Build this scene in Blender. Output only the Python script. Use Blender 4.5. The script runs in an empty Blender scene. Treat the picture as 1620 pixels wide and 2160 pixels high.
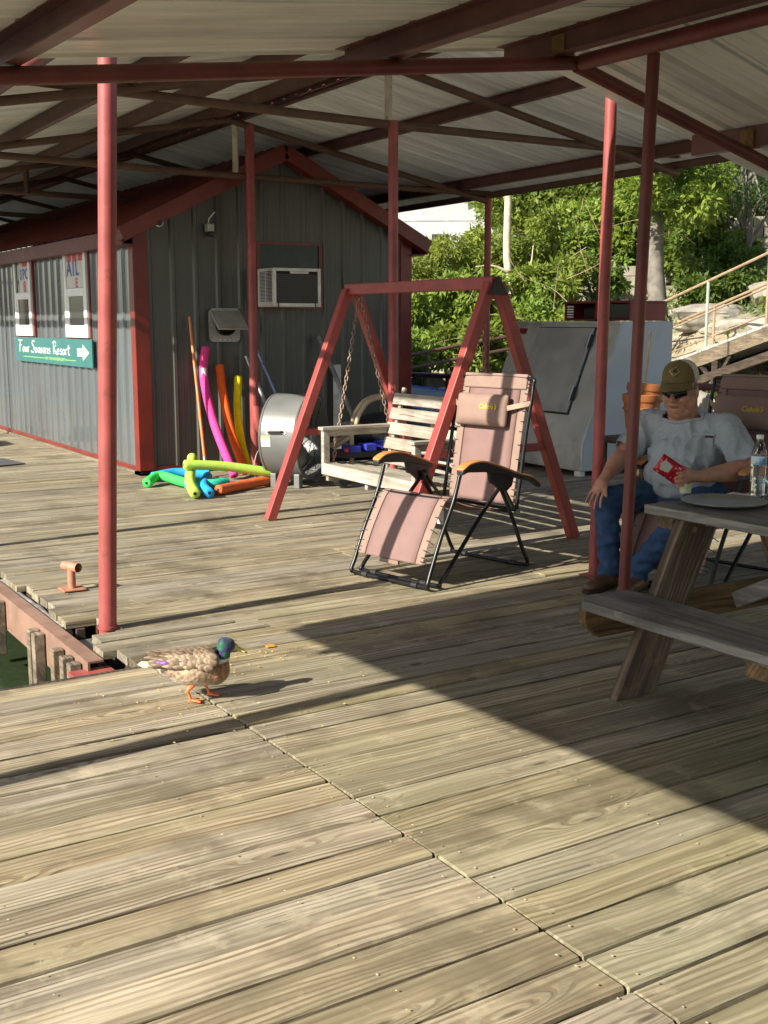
import bpy, bmesh, math, random
import numpy as np
from mathutils import Vector as V, Matrix, noise, Quaternion

random.seed(7); np.random.seed(7)
R = math.radians
scene = bpy.context.scene
col = scene.collection

# ------------------------------------------------------------------ camera
cam_d = bpy.data.cameras.new('camera'); cam = bpy.data.objects.new('camera', cam_d); col.objects.link(cam)
cam.location = (0, 0, 1.40)
cam.rotation_euler = (R(90 - 9.44), 0, R(-32.1))
cam_d.sensor_fit = 'HORIZONTAL'; cam_d.sensor_width = 36; cam_d.lens = 2406 / 1620 * 36
cam_d.clip_start = 0.05; cam_d.clip_end = 2000
scene.camera = cam

# ------------------------------------------------------------------ sky, sun, exposure
SUN_ELEV, SUN_AZ = 32.0, 5.6                      # light travels along +X, turned 5.6 deg to +Y
world = bpy.data.worlds.new('World'); scene.world = world; world.use_nodes = True
wn = world.node_tree; wn.nodes.clear()
wo = wn.nodes.new('ShaderNodeOutputWorld'); wb = wn.nodes.new('ShaderNodeBackground'); ws = wn.nodes.new('ShaderNodeTexSky')
ws.sky_type = 'NISHITA'; ws.sun_disc = False; ws.sun_elevation = R(SUN_ELEV); ws.sun_rotation = R(270 - SUN_AZ)
ws.air_density = 1.0; ws.dust_density = 1.2; ws.ozone_density = 1.0
wb.inputs[1].default_value = 0.085
wn.links.new(ws.outputs[0], wb.inputs[0]); wn.links.new(wb.outputs[0], wo.inputs[0])
sd = V((math.cos(R(SUN_AZ)) * math.cos(R(SUN_ELEV)), math.sin(R(SUN_AZ)) * math.cos(R(SUN_ELEV)), -math.sin(R(SUN_ELEV))))
sun_d = bpy.data.lights.new('sun', 'SUN'); sun = bpy.data.objects.new('sun', sun_d); col.objects.link(sun)
sun_d.energy = 4.8; sun_d.angle = R(0.53); sun_d.color = (1.0, 0.93, 0.78)
sun.rotation_euler = sd.to_track_quat('-Z', 'Y').to_euler(); sun.location = (-8, -2, 8)
scene.view_settings.view_transform = 'Standard'; scene.view_settings.look = 'None'
scene.view_settings.exposure = 1.08; scene.view_settings.gamma = 1.0
scene.view_settings.use_curve_mapping = False
scene.cycles.use_denoising = True
scene.cycles.max_bounces = 8; scene.cycles.diffuse_bounces = 5; scene.cycles.glossy_bounces = 4
scene.cycles.transparent_max_bounces = 12; scene.cycles.sample_clamp_indirect = 6.0

# ================================================================== helpers
def tag(o, label=None, cat=None, group=None, kind=None):
    if label: o['label'] = label
    if cat: o['category'] = cat
    if group: o['group'] = group
    if kind: o['kind'] = kind
    return o

def empty(name, loc=(0, 0, 0), rz=0, label=None, cat=None, group=None, kind=None):
    o = bpy.data.objects.new(name, None); col.objects.link(o); o.location = loc; o.rotation_euler = (0, 0, rz)
    o.empty_display_size = .1
    return tag(o, label, cat, group, kind)

def link(name, me, mat=None, parent=None, smooth=False, world_coords=True):
    if mat is not None:
        me.materials.clear(); me.materials.append(mat)
    if smooth:
        me.polygons.foreach_set('use_smooth', [True] * len(me.polygons))
    o = bpy.data.objects.new(name, me); col.objects.link(o)
    if parent is not None:
        o.parent = parent
        if world_coords:
            p = parent; loc = V((0, 0, 0))
            while p is not None:
                loc += p.location; p = p.parent if p.type == 'EMPTY' else None
                if p is None: break
            if parent.type == 'EMPTY':
                o.matrix_parent_inverse = Matrix.Translation(-parent.location)
    return o

def bev(o, w, seg=2, ang=35):
    m = o.modifiers.new('bevel', 'BEVEL'); m.width = w; m.segments = seg; m.limit_method = 'ANGLE'; m.angle_limit = R(ang)
    return o

class MB:
    def __init__(s): s.v = []; s.f = []
    def add(s, vs, fs):
        n = len(s.v); s.v += [tuple(v) for v in vs]; s.f += [tuple(i + n for i in f) for f in fs]; return s
    def box(s, x0, x1, y0, y1, z0, z1, M=None):
        vs = [V((x, y, z)) for z in (z0, z1) for y in (y0, y1) for x in (x0, x1)]
        if M is not None: vs = [M @ v for v in vs]
        return s.add(vs, [(0, 2, 3, 1), (4, 5, 7, 6), (0, 1, 5, 4), (2, 6, 7, 3), (0, 4, 6, 2), (1, 3, 7, 5)])
    def beam(s, p0, p1, w, h, up=(0, 0, 1)):
        p0, p1 = V(p0), V(p1); d = (p1 - p0).normalized(); u = V(up)
        a = d.cross(u)
        if a.length < 1e-4: a = d.cross(V((1, 0, 0)))
        a.normalize(); b = a.cross(d)
        vs = []
        for p in (p0, p1):
            for (i, j) in ((-1, -1), (1, -1), (1, 1), (-1, 1)): vs.append(p + a * (i * w / 2) + b * (j * h / 2))
        return s.add(vs, [(3, 2, 1, 0), (4, 5, 6, 7), (0, 1, 5, 4), (1, 2, 6, 5), (2, 3, 7, 6), (3, 0, 4, 7)])
    def tube(s, pts, r, seg=10, closed=False, cap=True):
        pts = [V(p) for p in pts]; n = len(pts)
        rs = r if isinstance(r, (list, tuple)) else [r] * n
        ts = []
        for i in range(n):
            a = pts[(i - 1) % n] if (closed or i > 0) else pts[i]; b = pts[(i + 1) % n] if (closed or i < n - 1) else pts[i]
            t = (b - a); ts.append(t.normalized() if t.length > 1e-9 else V((0, 0, 1)))
        u = ts[0].orthogonal().normalized(); rings = []; base = len(s.v)
        for i in range(n):
            if i > 0:
                q = ts[i - 1].rotation_difference(ts[i]); u = q @ u
            u = (u - ts[i] * u.dot(ts[i])).normalized(); w = ts[i].cross(u)
            for k in range(seg):
                a = 2 * math.pi * k / seg
                s.v.append(tuple(pts[i] + (u * math.cos(a) + w * math.sin(a)) * rs[i]))
        m = n if closed else n - 1
        for i in range(m):
            j = (i + 1) % n
            for k in range(seg):
                l = (k + 1) % seg
                s.f.append((base + i * seg + k, base + i * seg + l, base + j * seg + l, base + j * seg + k))
        if cap and not closed:
            s.f.append(tuple(base + k for k in reversed(range(seg)))); s.f.append(tuple(base + (n - 1) * seg + k for k in range(seg)))
        return s
    def lathe(s, prof, M=None, seg=24, cap=True):
        base = len(s.v); M = M or Matrix()
        for (r, z) in prof:
            for k in range(seg):
                a = 2 * math.pi * k / seg; s.v.append(tuple(M @ V((r * math.cos(a), r * math.sin(a), z))))
        for i in range(len(prof) - 1):
            for k in range(seg):
                l = (k + 1) % seg
                s.f.append((base + i * seg + k, base + i * seg + l, base + (i + 1) * seg + l, base + (i + 1) * seg + k))
        if cap:
            s.f.append(tuple(base + k for k in reversed(range(seg)))); e = base + (len(prof) - 1) * seg
            s.f.append(tuple(e + k for k in range(seg)))
        return s
    def prism(s, poly, t, M=None):
        """poly: 2D points (x,y) extruded from z=-t/2 to t/2, then M"""
        M = M or Matrix(); n = len(poly)
        vs = [M @ V((x, y, -t / 2)) for x, y in poly] + [M @ V((x, y, t / 2)) for x, y in poly]
        fs = [tuple(reversed(range(n))), tuple(range(n, 2 * n))] + [(i, (i + 1) % n, n + (i + 1) % n, n + i) for i in range(n)]
        return s.add(vs, fs)
    def grid(s, rows):
        """rows: list of lists of points (all same length)"""
        b = len(s.v); n = len(rows[0])
        for r in rows: s.v += [tuple(p) for p in r]
        for i in range(len(rows) - 1):
            for j in range(n - 1): s.f.append((b + i * n + j, b + i * n + j + 1, b + (i + 1) * n + j + 1, b + (i + 1) * n + j))
        return s
    def mesh(s, name='m'):
        me = bpy.data.meshes.new(name); me.from_pydata(s.v, [], s.f); me.update(); return me
    def build(s, name, mat, parent=None, smooth=False, wc=True):
        return link(name, s.mesh(name), mat, parent, smooth, wc)

def auto_smooth(o, ang=40):
    me = o.data; me.polygons.foreach_set('use_smooth', [True] * len(me.polygons))
    try: me.set_sharp_from_angle(angle=R(ang))
    except Exception: pass
    return o

def copy_tree(o, parent=None):
    c = o.copy(); col.objects.link(c)
    if parent is not None:
        c.parent = parent; c.matrix_parent_inverse = o.matrix_parent_inverse.copy()
    for ch in o.children: copy_tree(ch, c)
    return c

def from_obj(o):
    bpy.context.view_layer.update()
    dg = bpy.context.evaluated_depsgraph_get()
    me = bpy.data.meshes.new_from_object(o.evaluated_get(dg), depsgraph=dg)
    return me

def text_mesh(txt, size, extrude=.001, shear=0, align='CENTER', xs=1.0, bold=0.0):
    c = bpy.data.curves.new('txt', 'FONT'); c.body = txt; c.size = size; c.extrude = extrude; c.shear = shear; c.align_x = align; c.resolution_u = 3; c.offset = bold
    o = bpy.data.objects.new('txt', c); col.objects.link(o)
    me = from_obj(o); bpy.data.objects.remove(o); bpy.data.curves.remove(c)
    me.materials.clear()
    if xs != 1.0: me.transform(Matrix.Diagonal((xs, 1, 1, 1)))
    return me

def place(me, M):
    me.transform(M); me.update(); return me

def blob(prims, voxel, smooth=4):
    """prims: ('c', p0, r0, p1, r1) tapered capsule | ('e', centre, (rx,ry,rz), quaternion or None). Union, remeshed to one skin."""
    bm = bmesh.new()
    for p in prims:
        if p[0] == 'c':
            _, a, ra, b, rb = p; a = V(a); b = V(b); L = (b - a).length; n = max(2, int(L / (min(ra, rb) * .4)) + 1)
            for i in range(n + 1):
                t = i / n; c = a.lerp(b, t); r = ra + (rb - ra) * t
                bmesh.ops.create_icosphere(bm, subdivisions=2, radius=1, matrix=Matrix.Translation(c) @ Matrix.Diagonal((r, r, r, 1)))
        else:
            _, c, rad, q = p
            Rm = q.to_matrix().to_4x4() if q is not None else Matrix()
            bmesh.ops.create_icosphere(bm, subdivisions=3, radius=1, matrix=Matrix.Translation(V(c)) @ Rm @ Matrix.Diagonal((*rad, 1)))
    me = bpy.data.meshes.new('tmp'); bm.to_mesh(me); bm.free()
    o = bpy.data.objects.new('tmp', me); col.objects.link(o)
    m = o.modifiers.new('r', 'REMESH'); m.mode = 'VOXEL'; m.voxel_size = voxel
    if smooth:
        m2 = o.modifiers.new('s', 'SMOOTH'); m2.factor = .5; m2.iterations = smooth
    r = from_obj(o); bpy.data.objects.remove(o); bpy.data.meshes.remove(me)
    r.polygons.foreach_set('use_smooth', [True] * len(r.polygons))
    return r

# ================================================================== materials
class NT:
    def __init__(s, name):
        s.m = bpy.data.materials.new(name); s.m.use_nodes = True; s.t = s.m.node_tree; s.t.nodes.clear()
        s.out = s.n('ShaderNodeOutputMaterial'); s.p = s.n('ShaderNodeBsdfPrincipled'); s.t.links.new(s.p.outputs[0], s.out.inputs[0])
    def n(s, t): return s.t.nodes.new(t)
    def l(s, a, b): s.t.links.new(a, b)
    def val(s, sock, v):
        if hasattr(v, 'is_linked') or isinstance(v, bpy.types.NodeSocket): s.l(v, sock)
        else: sock.default_value = v
    def math(s, op, a, b=0.0, clamp=False):
        n = s.n('ShaderNodeMath'); n.operation = op; n.use_clamp = clamp; s.val(n.inputs[0], a); s.val(n.inputs[1], b); return n.outputs[0]
    def vmath(s, op, a, b):
        n = s.n('ShaderNodeVectorMath'); n.operation = op; s.val(n.inputs[0], a); s.val(n.inputs[1], b); return n.outputs[0]
    def mix(s, f, a, b):
        n = s.n('ShaderNodeMix'); n.data_type = 'RGBA'; s.val(n.inputs[0], f)
        s.val(n.inputs[6], a if not isinstance(a, tuple) else (*a, 1)[:4]); s.val(n.inputs[7], b if not isinstance(b, tuple) else (*b, 1)[:4]); return n.outputs[2]
    def noise(s, vec, scale, detail=4, rough=.55, dist=0.0):
        n = s.n('ShaderNodeTexNoise'); 
        if vec is not None: s.l(vec, n.inputs['Vector'])
        n.inputs['Scale'].default_value = scale; n.inputs['Detail'].default_value = detail; n.inputs['Roughness'].default_value = rough; n.inputs['Distortion'].default_value = dist
        return n.outputs[0]
    def ramp(s, f, lo, hi):
        n = s.n('ShaderNodeMapRange'); n.interpolation_type = 'SMOOTHSTEP'; s.val(n.inputs[0], f); n.inputs[1].default_value = lo; n.inputs[2].default_value = hi; return n.outputs[0]
    def bump(s, h, strength=.3, dist=.01):
        n = s.n('ShaderNodeBump'); n.inputs['Strength'].default_value = strength; n.inputs['Distance'].default_value = dist; s.l(h, n.inputs['Height']); s.l(n.outputs[0], s.p.inputs['Normal'])
    def pos(s): return s.n('ShaderNodeNewGeometry').outputs['Position']
    def obj(s): return s.n('ShaderNodeTexCoord').outputs['Object']
    def rnd(s): return s.n('ShaderNodeObjectInfo').outputs['Random']
    def setp(s, **k):
        for a, v in k.items(): s.val(s.p.inputs[a.replace('_', ' ')], v if not isinstance(v, tuple) else (*v, 1)[:4])

def plain(name, c, rough=.5, metal=0.0, var=.25, scale=8.0, bump=.0, c2=None, c2amt=(.55, .7), world=True, spec=.5, coat=0.0, bscale=60):
    k = NT(name); vec = k.pos() if world else k.obj()
    n1 = k.noise(vec, scale, 5)
    c = tuple(c)
    a = tuple(x * (1 - var) for x in c); b = tuple(min(1, x * (1 + var)) for x in c)
    cc = k.mix(k.ramp(n1, .3, .7), a, b)
    if c2 is not None:
        cc = k.mix(k.ramp(k.noise(vec, scale * .6, 6, .65), *c2amt), cc, tuple(c2))
    k.setp(Base_Color=cc, Roughness=rough, Metallic=metal, Specular_IOR_Level=spec, Coat_Weight=coat)
    rr = k.math('ADD', k.math('MULTIPLY', k.noise(vec, scale * 2, 3), .25), rough - .12); k.l(rr, k.p.inputs['Roughness'])
    if bump: k.bump(k.noise(vec, bscale, 4), bump, .004)
    return k.m

def wood(name, light, mid, dark, axis='X', green=None, green_amt=.5, world=True, scale=1.0, knots=True, rough=.8, bumps=.35, contrast=1.0):
    k = NT(name); vec = k.pos() if world else k.obj()
    r = k.rnd()
    off = k.n('ShaderNodeCombineXYZ'); k.l(k.math('MULTIPLY', r, 61.0), off.inputs[0]); k.l(k.math('MULTIPLY', r, 37.0), off.inputs[1]); k.l(k.math('MULTIPLY', r, 17.0), off.inputs[2])
    p = k.vmath('ADD', vec, off.outputs[0])
    ax = {'X': (1, 0, 0), 'Y': (0, 1, 0), 'Z': (0, 0, 1)}[axis]
    def sc(along, across): return tuple((along if a else across) * scale for a in ax)
    # warp so that the grain wanders along the board
    w = k.n('ShaderNodeTexNoise'); k.l(k.vmath('MULTIPLY', p, sc(1.6, 5.0)), w.inputs['Vector']); w.inputs['Scale'].default_value = 1.0; w.inputs['Detail'].default_value = 2
    wv = k.vmath('SUBTRACT', w.outputs['Color'], (.5, .5, .5)); wv = k.vmath('MULTIPLY', wv, tuple(0 if a else .055 / scale for a in ax))
    pw = k.vmath('ADD', p, wv)
    vor = k.n('ShaderNodeTexVoronoi'); vor.feature = 'F1'; vor.voronoi_dimensions = '2D'; k.l(k.vmath('MULTIPLY', p, sc(1.5, 7.0)), vor.inputs['Vector']); vor.inputs['Scale'].default_value = 1.0
    kd = vor.outputs['Distance']; kon = k.math('GREATER_THAN', k.n('ShaderNodeSeparateColor').outputs[0], 2.0)
    sepc = k.n('ShaderNodeSeparateColor'); k.l(vor.outputs['Color'], sepc.inputs[0]); kon = k.math('GREATER_THAN', sepc.outputs[0], .72)
    kf = k.math('MULTIPLY', k.math('SUBTRACT', 1.0, k.ramp(kd, .02, .34)), kon)
    # rings round the knots push the grain
    ringp = k.math('MULTIPLY', kf, .35 if knots else 0)
    g1 = k.noise(k.vmath('MULTIPLY', pw, sc(1.3, 26.0)), 1.0, 5, .6)
    # long thin annual lines: a phase across the board bent by slow noise and by the knots
    sep = k.n('ShaderNodeSeparateXYZ'); k.l(pw, sep.inputs[0])
    acr = k.math('ADD', sep.outputs[1 if axis == 'X' else 0], k.math('MULTIPLY', sep.outputs[2 if axis != 'Z' else 1], .7))
    slow = k.noise(k.vmath('MULTIPLY', p, sc(.55, 3.2)), 1.0, 2, .5)
    ph = k.math('ADD', k.math('ADD', k.math('MULTIPLY', acr, 300.0 * scale), k.math('MULTIPLY', slow, 40.0)), k.math('MULTIPLY', kf, 17.0 if knots else 0))
    lines = k.ramp(k.math('ADD', k.math('MULTIPLY', k.math('SINE', ph), .5), .5), .45, .95)
    lines = k.math('MULTIPLY', lines, k.ramp(k.noise(k.vmath('MULTIPLY', p, sc(1.0, 9.0)), 1.0, 3), .3, .62))
    kr = k.math('ABSOLUTE', k.math('SINE', k.math('MULTIPLY', kd, 46.0)))
    fine = k.noise(k.vmath('MULTIPLY', pw, sc(4, 260.0)), 1.0, 4, .7)
    blotch = k.noise(k.vmath('MULTIPLY', p, sc(1.1, 3.0)), 1.0, 4, .6)
    c = k.mix(k.ramp(g1, .33, .68), dark, light)
    c = k.mix(k.math('MULTIPLY', lines, .95 * contrast), c, mid)
    c = k.mix(k.math('MULTIPLY', k.ramp(fine, .47, .66), .55 * contrast), c, dark)
    if knots:
        c = k.mix(k.math('MULTIPLY', kf, k.math('MULTIPLY', kr, .55)), c, dark)
        c = k.mix(k.math('MULTIPLY', k.math('SUBTRACT', 1.0, k.ramp(kd, .015, .07)), kon), c, tuple(x * .35 for x in dark))
    crack = k.noise(k.vmath('MULTIPLY', pw, sc(.9, 48.0)), 1.0, 2, .5, .4)
    c = k.mix(k.math('MULTIPLY', k.ramp(crack, .69, .73), .75), c, tuple(x * .3 for x in dark))
    if green is not None:
        gm = k.math('MULTIPLY', k.math('ADD', k.ramp(blotch, .42, .68), k.math('MULTIPLY', k.ramp(r, .45, 1.0), .5)), green_amt, True)
        c = k.mix(gm, c, green)
    # board to board tone
    hsv = k.n('ShaderNodeHueSaturation'); k.l(c, hsv.inputs['Color'])
    r2 = k.math('FRACT', k.math('MULTIPLY', r, 7.31)); r3 = k.math('FRACT', k.math('MULTIPLY', r, 13.7))
    k.l(k.math('ADD', .84, k.math('MULTIPLY', r2, .30)), hsv.inputs['Value']); k.l(k.math('ADD', .78, k.math('MULTIPLY', r3, .34)), hsv.inputs['Saturation'])
    big = k.noise(k.pos(), 2.3, 5, .6)
    c2 = k.mix(k.math('MULTIPLY', k.ramp(big, .5, .66), .6), hsv.outputs[0], tuple(x * .6 for x in dark))
    c2 = k.mix(k.math('MULTIPLY', k.ramp(k.noise(k.pos(), 5.5, 6, .7), .56, .68), .35), c2, tuple(min(1, x * 1.15) for x in light))
    k.setp(Base_Color=c2, Roughness=rough, Specular_IOR_Level=.3)
    h = k.math('ADD', k.math('MULTIPLY', g1, .8), k.math('ADD', k.math('MULTIPLY', fine, .5), k.math('MULTIPLY', lines, -.5)))
    k.bump(h, bumps * 1.5, .008)
    return k.m

def metal_sheet(name, c, rough, metal, c2=None, bmp=.12, coat=0.0, spec=.5):
    k = NT(name); vec = k.pos()
    st = k.noise(k.vmath('MULTIPLY', vec, (1.2, 9, 1.2)), 1.0, 4)
    cc = k.mix(k.ramp(st, .3, .75), tuple(x * .82 for x in c), tuple(min(1, x * 1.12) for x in c))
    if c2: cc = k.mix(k.math('MULTIPLY', k.ramp(k.noise(vec, 3.0, 6, .7), .55, .75), .5), cc, c2)
    k.setp(Base_Color=cc, Metallic=metal, Specular_IOR_Level=spec); k.l(k.math('ADD', rough - .1, k.math('MULTIPLY', k.noise(vec, 2.0, 4), .2)), k.p.inputs['Roughness'])
    k.bump(k.noise(vec, 1.6, 2), bmp, .02)
    if coat: k.setp(Coat_Weight=coat, Coat_Roughness=.07, Coat_IOR=1.7)
    return k.m

def painted_steel(name, c, rough=.42, rust=.25, scale=5):
    k = NT(name); vec = k.pos()
    a = k.noise(vec, scale, 4); b = k.noise(vec, scale * 3, 8, .72)
    cc = k.mix(k.ramp(a, .3, .7), tuple(x * .8 for x in c), tuple(min(1, x * 1.15) for x in c))
    cc = k.mix(k.math('MULTIPLY', k.ramp(b, .58, .66), rust), cc, (.09, .04, .022))
    chip = k.noise(vec, scale * 9, 5, .75); cc = k.mix(k.math('MULTIPLY', k.ramp(chip, .68, .71), min(1, rust * 2.2)), cc, (.05, .03, .022))
    cc = k.mix(k.math('MULTIPLY', k.ramp(k.noise(vec, scale * 1.7, 6, .7), .55, .75), .3), cc, tuple(min(1, x * 1.35 + .02) for x in c))
    k.setp(Base_Color=cc, Specular_IOR_Level=.5); k.l(k.math('ADD', rough - .1, k.math('MULTIPLY', b, .25)), k.p.inputs['Roughness'])
    k.bump(b, .12, .004)
    return k.m

M = {}
M['deck'] = wood('weathered_deck_wood', (.44, .378, .265), (.17, .125, .075), (.20, .165, .105), 'X', green=(.235, .23, .118), green_amt=.34)
M['deck_far'] = wood('grey_weathered_deck_wood', (.41, .355, .258), (.16, .125, .085), (.165, .138, .095), 'X', green=(.235, .22, .135), green_amt=.25)
M['deck_old'] = wood('rotten_deck_wood', (.27, .22, .15), (.13, .10, .06), (.09, .07, .045), 'X', green=(.10, .09, .04), green_amt=.3)
M['deck_y'] = wood('rim_joist_wood', (.34, .27, .18), (.2, .15, .1), (.13, .10, .07), 'Y')
M['grey_wood_y'] = wood('silvery_table_wood', (.33, .31, .29), (.2, .185, .17), (.13, .12, .115), 'Y', contrast=.9)
M['table_brown'] = wood('brown_table_leg_wood', (.27, .19, .105), (.11, .07, .035), (.08, .05, .028), 'Z', world=False, contrast=1.2)
M['table_brown_x'] = wood('brown_table_brace_wood', (.24, .16, .085), (.11, .07, .035), (.08, .05, .028), 'X', world=False)
M['swing_wood'] = wood('bleached_swing_wood', (.47, .43, .37), (.3, .265, .215), (.24, .21, .17), 'Y', bumps=.25)
M['swing_wood_x'] = wood('bleached_swing_wood_cross', (.46, .42, .36), (.3, .26, .21), (.23, .2, .16), 'X', bumps=.25)
M['ramp_wood'] = wood('bleached_ramp_wood', (.5, .5, .47), (.4, .39, .36), (.3, .3, .28), 'X', knots=False)
M['dark_wood'] = wood('dark_creosote_wood', (.10, .075, .055), (.05, .035, .025), (.035, .026, .02), 'Y', knots=False)
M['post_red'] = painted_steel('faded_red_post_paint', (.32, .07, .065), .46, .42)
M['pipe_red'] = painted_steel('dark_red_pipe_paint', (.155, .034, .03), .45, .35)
M['pipe_brown'] = painted_steel('rusty_brown_pipe', (.105, .055, .036), .6, .55, 7)
M['purlin'] = painted_steel('maroon_purlin_paint', (.15, .058, .05), .38, .12)
M['purlin_far'] = painted_steel('rusty_purlin_steel', (.12, .05, .038), .5, .5, 7)
M['swing_red'] = painted_steel('swing_red_paint', (.32, .055, .048), .42, .3)
M['trim_red'] = painted_steel('shed_red_trim', (.17, .02, .013), .32, .05)
M['shed_roof_red'] = painted_steel('shed_roof_red_metal', (.15, .024, .02), .4, .15)
M['white_rust'] = painted_steel('chipped_white_pipe', (.55, .5, .38), .5, .9, 9)
M['cleat'] = painted_steel('salmon_cleat_paint', (.44, .19, .12), .5, .3, 18)
M['roof_white'] = metal_sheet('off_white_roof_sheet', (.86, .85, .80), .32, .0, (.76, .73, .66), .06, 0, .2)
M['roof_galv'] = metal_sheet('galvanised_roof_sheet', (.86, .87, .86), .32, .0, (.76, .75, .71), .06, 0, .2)
M['shed_grey'] = metal_sheet('grey_shed_steel', (.085, .088, .078), .34, .0, None, .04)
M['shed_side'] = metal_sheet('grey_shed_side_steel', (.10, .112, .12), .3, .0, None, .03, 1.0)
M['black'] = plain('black_plastic', (.02, .02, .021), .45)
M['frame_black'] = plain('black_chair_tube', (.022, .022, .024), .3, .6, .2)
M['white_plastic'] = plain('white_window_vinyl', (.78, .78, .76), .35, var=.06)
M['grey_metal'] = plain('galvanised_metal', (.42, .43, .43), .38, .75, .15, 4)
M['fan_grey'] = plain('fan_drum_steel', (.16, .167, .167), .42, .15, .1, 3)
M['galv_dull'] = plain('dull_vent_metal', (.42, .41, .39), .5, .35, .15, 6)
M['chain'] = plain('rusty_chain', (.28, .2, .15), .5, .6, .4, 30)
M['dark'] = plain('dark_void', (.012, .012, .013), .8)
M['glass_dark'] = plain('dark_window_glass', (.03, .032, .034), .08, 0, .1, 1, spec=.8)
M['frost'] = plain('frosted_pane', (.25, .12, .12), .25, var=.1)

def flat(name, c, rough=.5, **k): return plain(name, c, rough, var=.06, **k)

# ================================================================== setting: water, ground under the bank
kw = NT('lake_water'); pw_ = kw.pos()
kw.setp(Base_Color=(.028, .042, .020), Roughness=.16, Specular_IOR_Level=.5, IOR=1.33)
hw = kw.math('ADD', kw.noise(kw.vmath('MULTIPLY', pw_, (1.0, 1.6, 1)), 3.2, 3, .5), kw.math('MULTIPLY', kw.noise(pw_, 11.0, 2), .25)); kw.bump(hw, .35, .05)
M['water'] = kw.m
wm = MB(); wm.grid([[(x, y, -.42) for x in (-400, -60, -10, 0, 4, 9, 14)] for y in (-200, -20, 0, 5, 10, 40, 300, 900)])
tag(wm.build('water', M['water']), 'dark green lake water showing beside the dock edge', 'water', kind='structure')

SHORE = [(-40, -2.0), (8.6, -1.2), (9.6, -.45), (10.4, .0), (11.5, .15), (13, .25), (14.0, .7), (15, 1.2), (17, 1.9), (19, 2.6), (22, 3.7), (26, 5.2), (34, 8), (60, 15)]
def terrain_h(x, y):
    xs = x - .05 * (y - 12)
    for (a, ha), (b, hb) in zip(SHORE[:-1], SHORE[1:]):
        if a <= xs <= b:
            h = ha + (hb - ha) * (xs - a) / (b - a); break
    else: h = SHORE[-1][1]
    am = min(1, max(0, (xs - 9) / 3))
    h += am * (.35 * noise.noise(V((x * .55, y * .55, 0))) + .16 * noise.noise(V((x * 1.7, y * 1.7, 3))) + .08 * abs(noise.noise(V((x * 4, y * 4, 9)))))
    if y > 30: h -= (y - 30) * .5
    return h
kg = NT('rocky_bank_soil'); pg = kg.pos()
c = kg.mix(kg.ramp(kg.noise(pg, 2.2, 6, .65), .35, .65), (.26, .21, .14), (.48, .42, .32))
c = kg.mix(kg.ramp(kg.noise(pg, 1.1, 5, .6), .5, .62), c, (.09, .12, .035))
c = kg.mix(kg.math('MULTIPLY', kg.ramp(kg.noise(pg, 14, 4), .55, .7), .5), c, (.10, .085, .06))
kg.setp(Base_Color=c, Roughness=.95); kg.bump(kg.noise(pg, 6, 8, .7), .8, .08)
M['bank'] = kg.m
tb = MB(); tb.grid([[(x, y, terrain_h(x, y)) for x in [8.4 + i * .28 for i in range(70)] + [29 + 3 * i for i in range(10)]] for y in [-14 + j * .45 for j in range(112)]])
tag(tb.build('bank', M['bank'], smooth=True), 'steep rocky lake bank rising behind the dock', 'bank', kind='structure')

# unseen hills added on the left to darken reflections in shed side and water
hl = MB(); hl.grid([[(-170 - 25 * i, y, (-1, 9, 17, 20)[i] + (6 * noise.noise(V((y * .02, i, 0))) + 3 * noise.noise(V((y * .07, i, 5))) if i else 0)) for i in range(4)] for y in range(-160, 201, 8)])
tag(hl.build('reflection_hills', plain('reflection_hill_dark', (.03, .045, .025), 1.0, 0, .3, .05), smooth=True), 'unseen dark hills added across the lake for their reflection in the shed side', 'hills', kind='structure')
# ================================================================== deck
PITCH, BW, BT = .1455, .1330, .038
def plank_mesh(w, t=BT, ch=.006):
    h = w / 2
    prof = [(-h, -t), (h, -t), (h, -ch), (h - ch, 0), (-h + ch, 0), (-h, -ch)]
    vs = [(x, y, z) for x in (0, 1) for (y, z) in prof]; n = 6
    fs = [tuple(reversed(range(n))), tuple(range(n, 2 * n))] + [(i, (i + 1) % n, n + (i + 1) % n, n + i) for i in range(n)]
    fs = [tuple(reversed(f)) for f in fs]
    me = bpy.data.meshes.new('plank'); me.from_pydata(vs, [], fs); me.update(); return me
M['deck_left'] = wood('sunbleached_deck_wood', (.48, .41, .295), (.18, .125, .08), (.225, .182, .12), 'X', green=(.26, .25, .135), green_amt=.2)
PL = {m: [plank_mesh(BW + d) for d in (-.005, -.001, .002, .004)] for m in ('deck', 'deck_left', 'deck_far', 'deck_old')}
for m, l in PL.items():
    for me in l: me.materials.append(M[m])
deck = empty('dock_deck', (1.63, 4.38, 0), label='weathered plank deck of the floating dock', cat='deck', kind='structure')
def plank(x0, x1, y, mat, dz=0.0):
    o = bpy.data.objects.new('plank', random.choice(PL[mat])); col.objects.link(o)
    o.parent = deck; o.matrix_parent_inverse = Matrix.Translation(-deck.location)
    o.location = (x0, y + random.uniform(-.0025, .0025), dz + random.uniform(-.0045, .003)); o.scale = (x1 - x0, 1, 1)
    o.rotation_euler = (R(random.gauss(0, .75)), 0, math.atan2(random.uniform(-.003, .003), x1 - x0))
    return o
nail_pts = []
NEAR_Y0 = 4.38 - PITCH / 2
rows_near = 25
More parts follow.
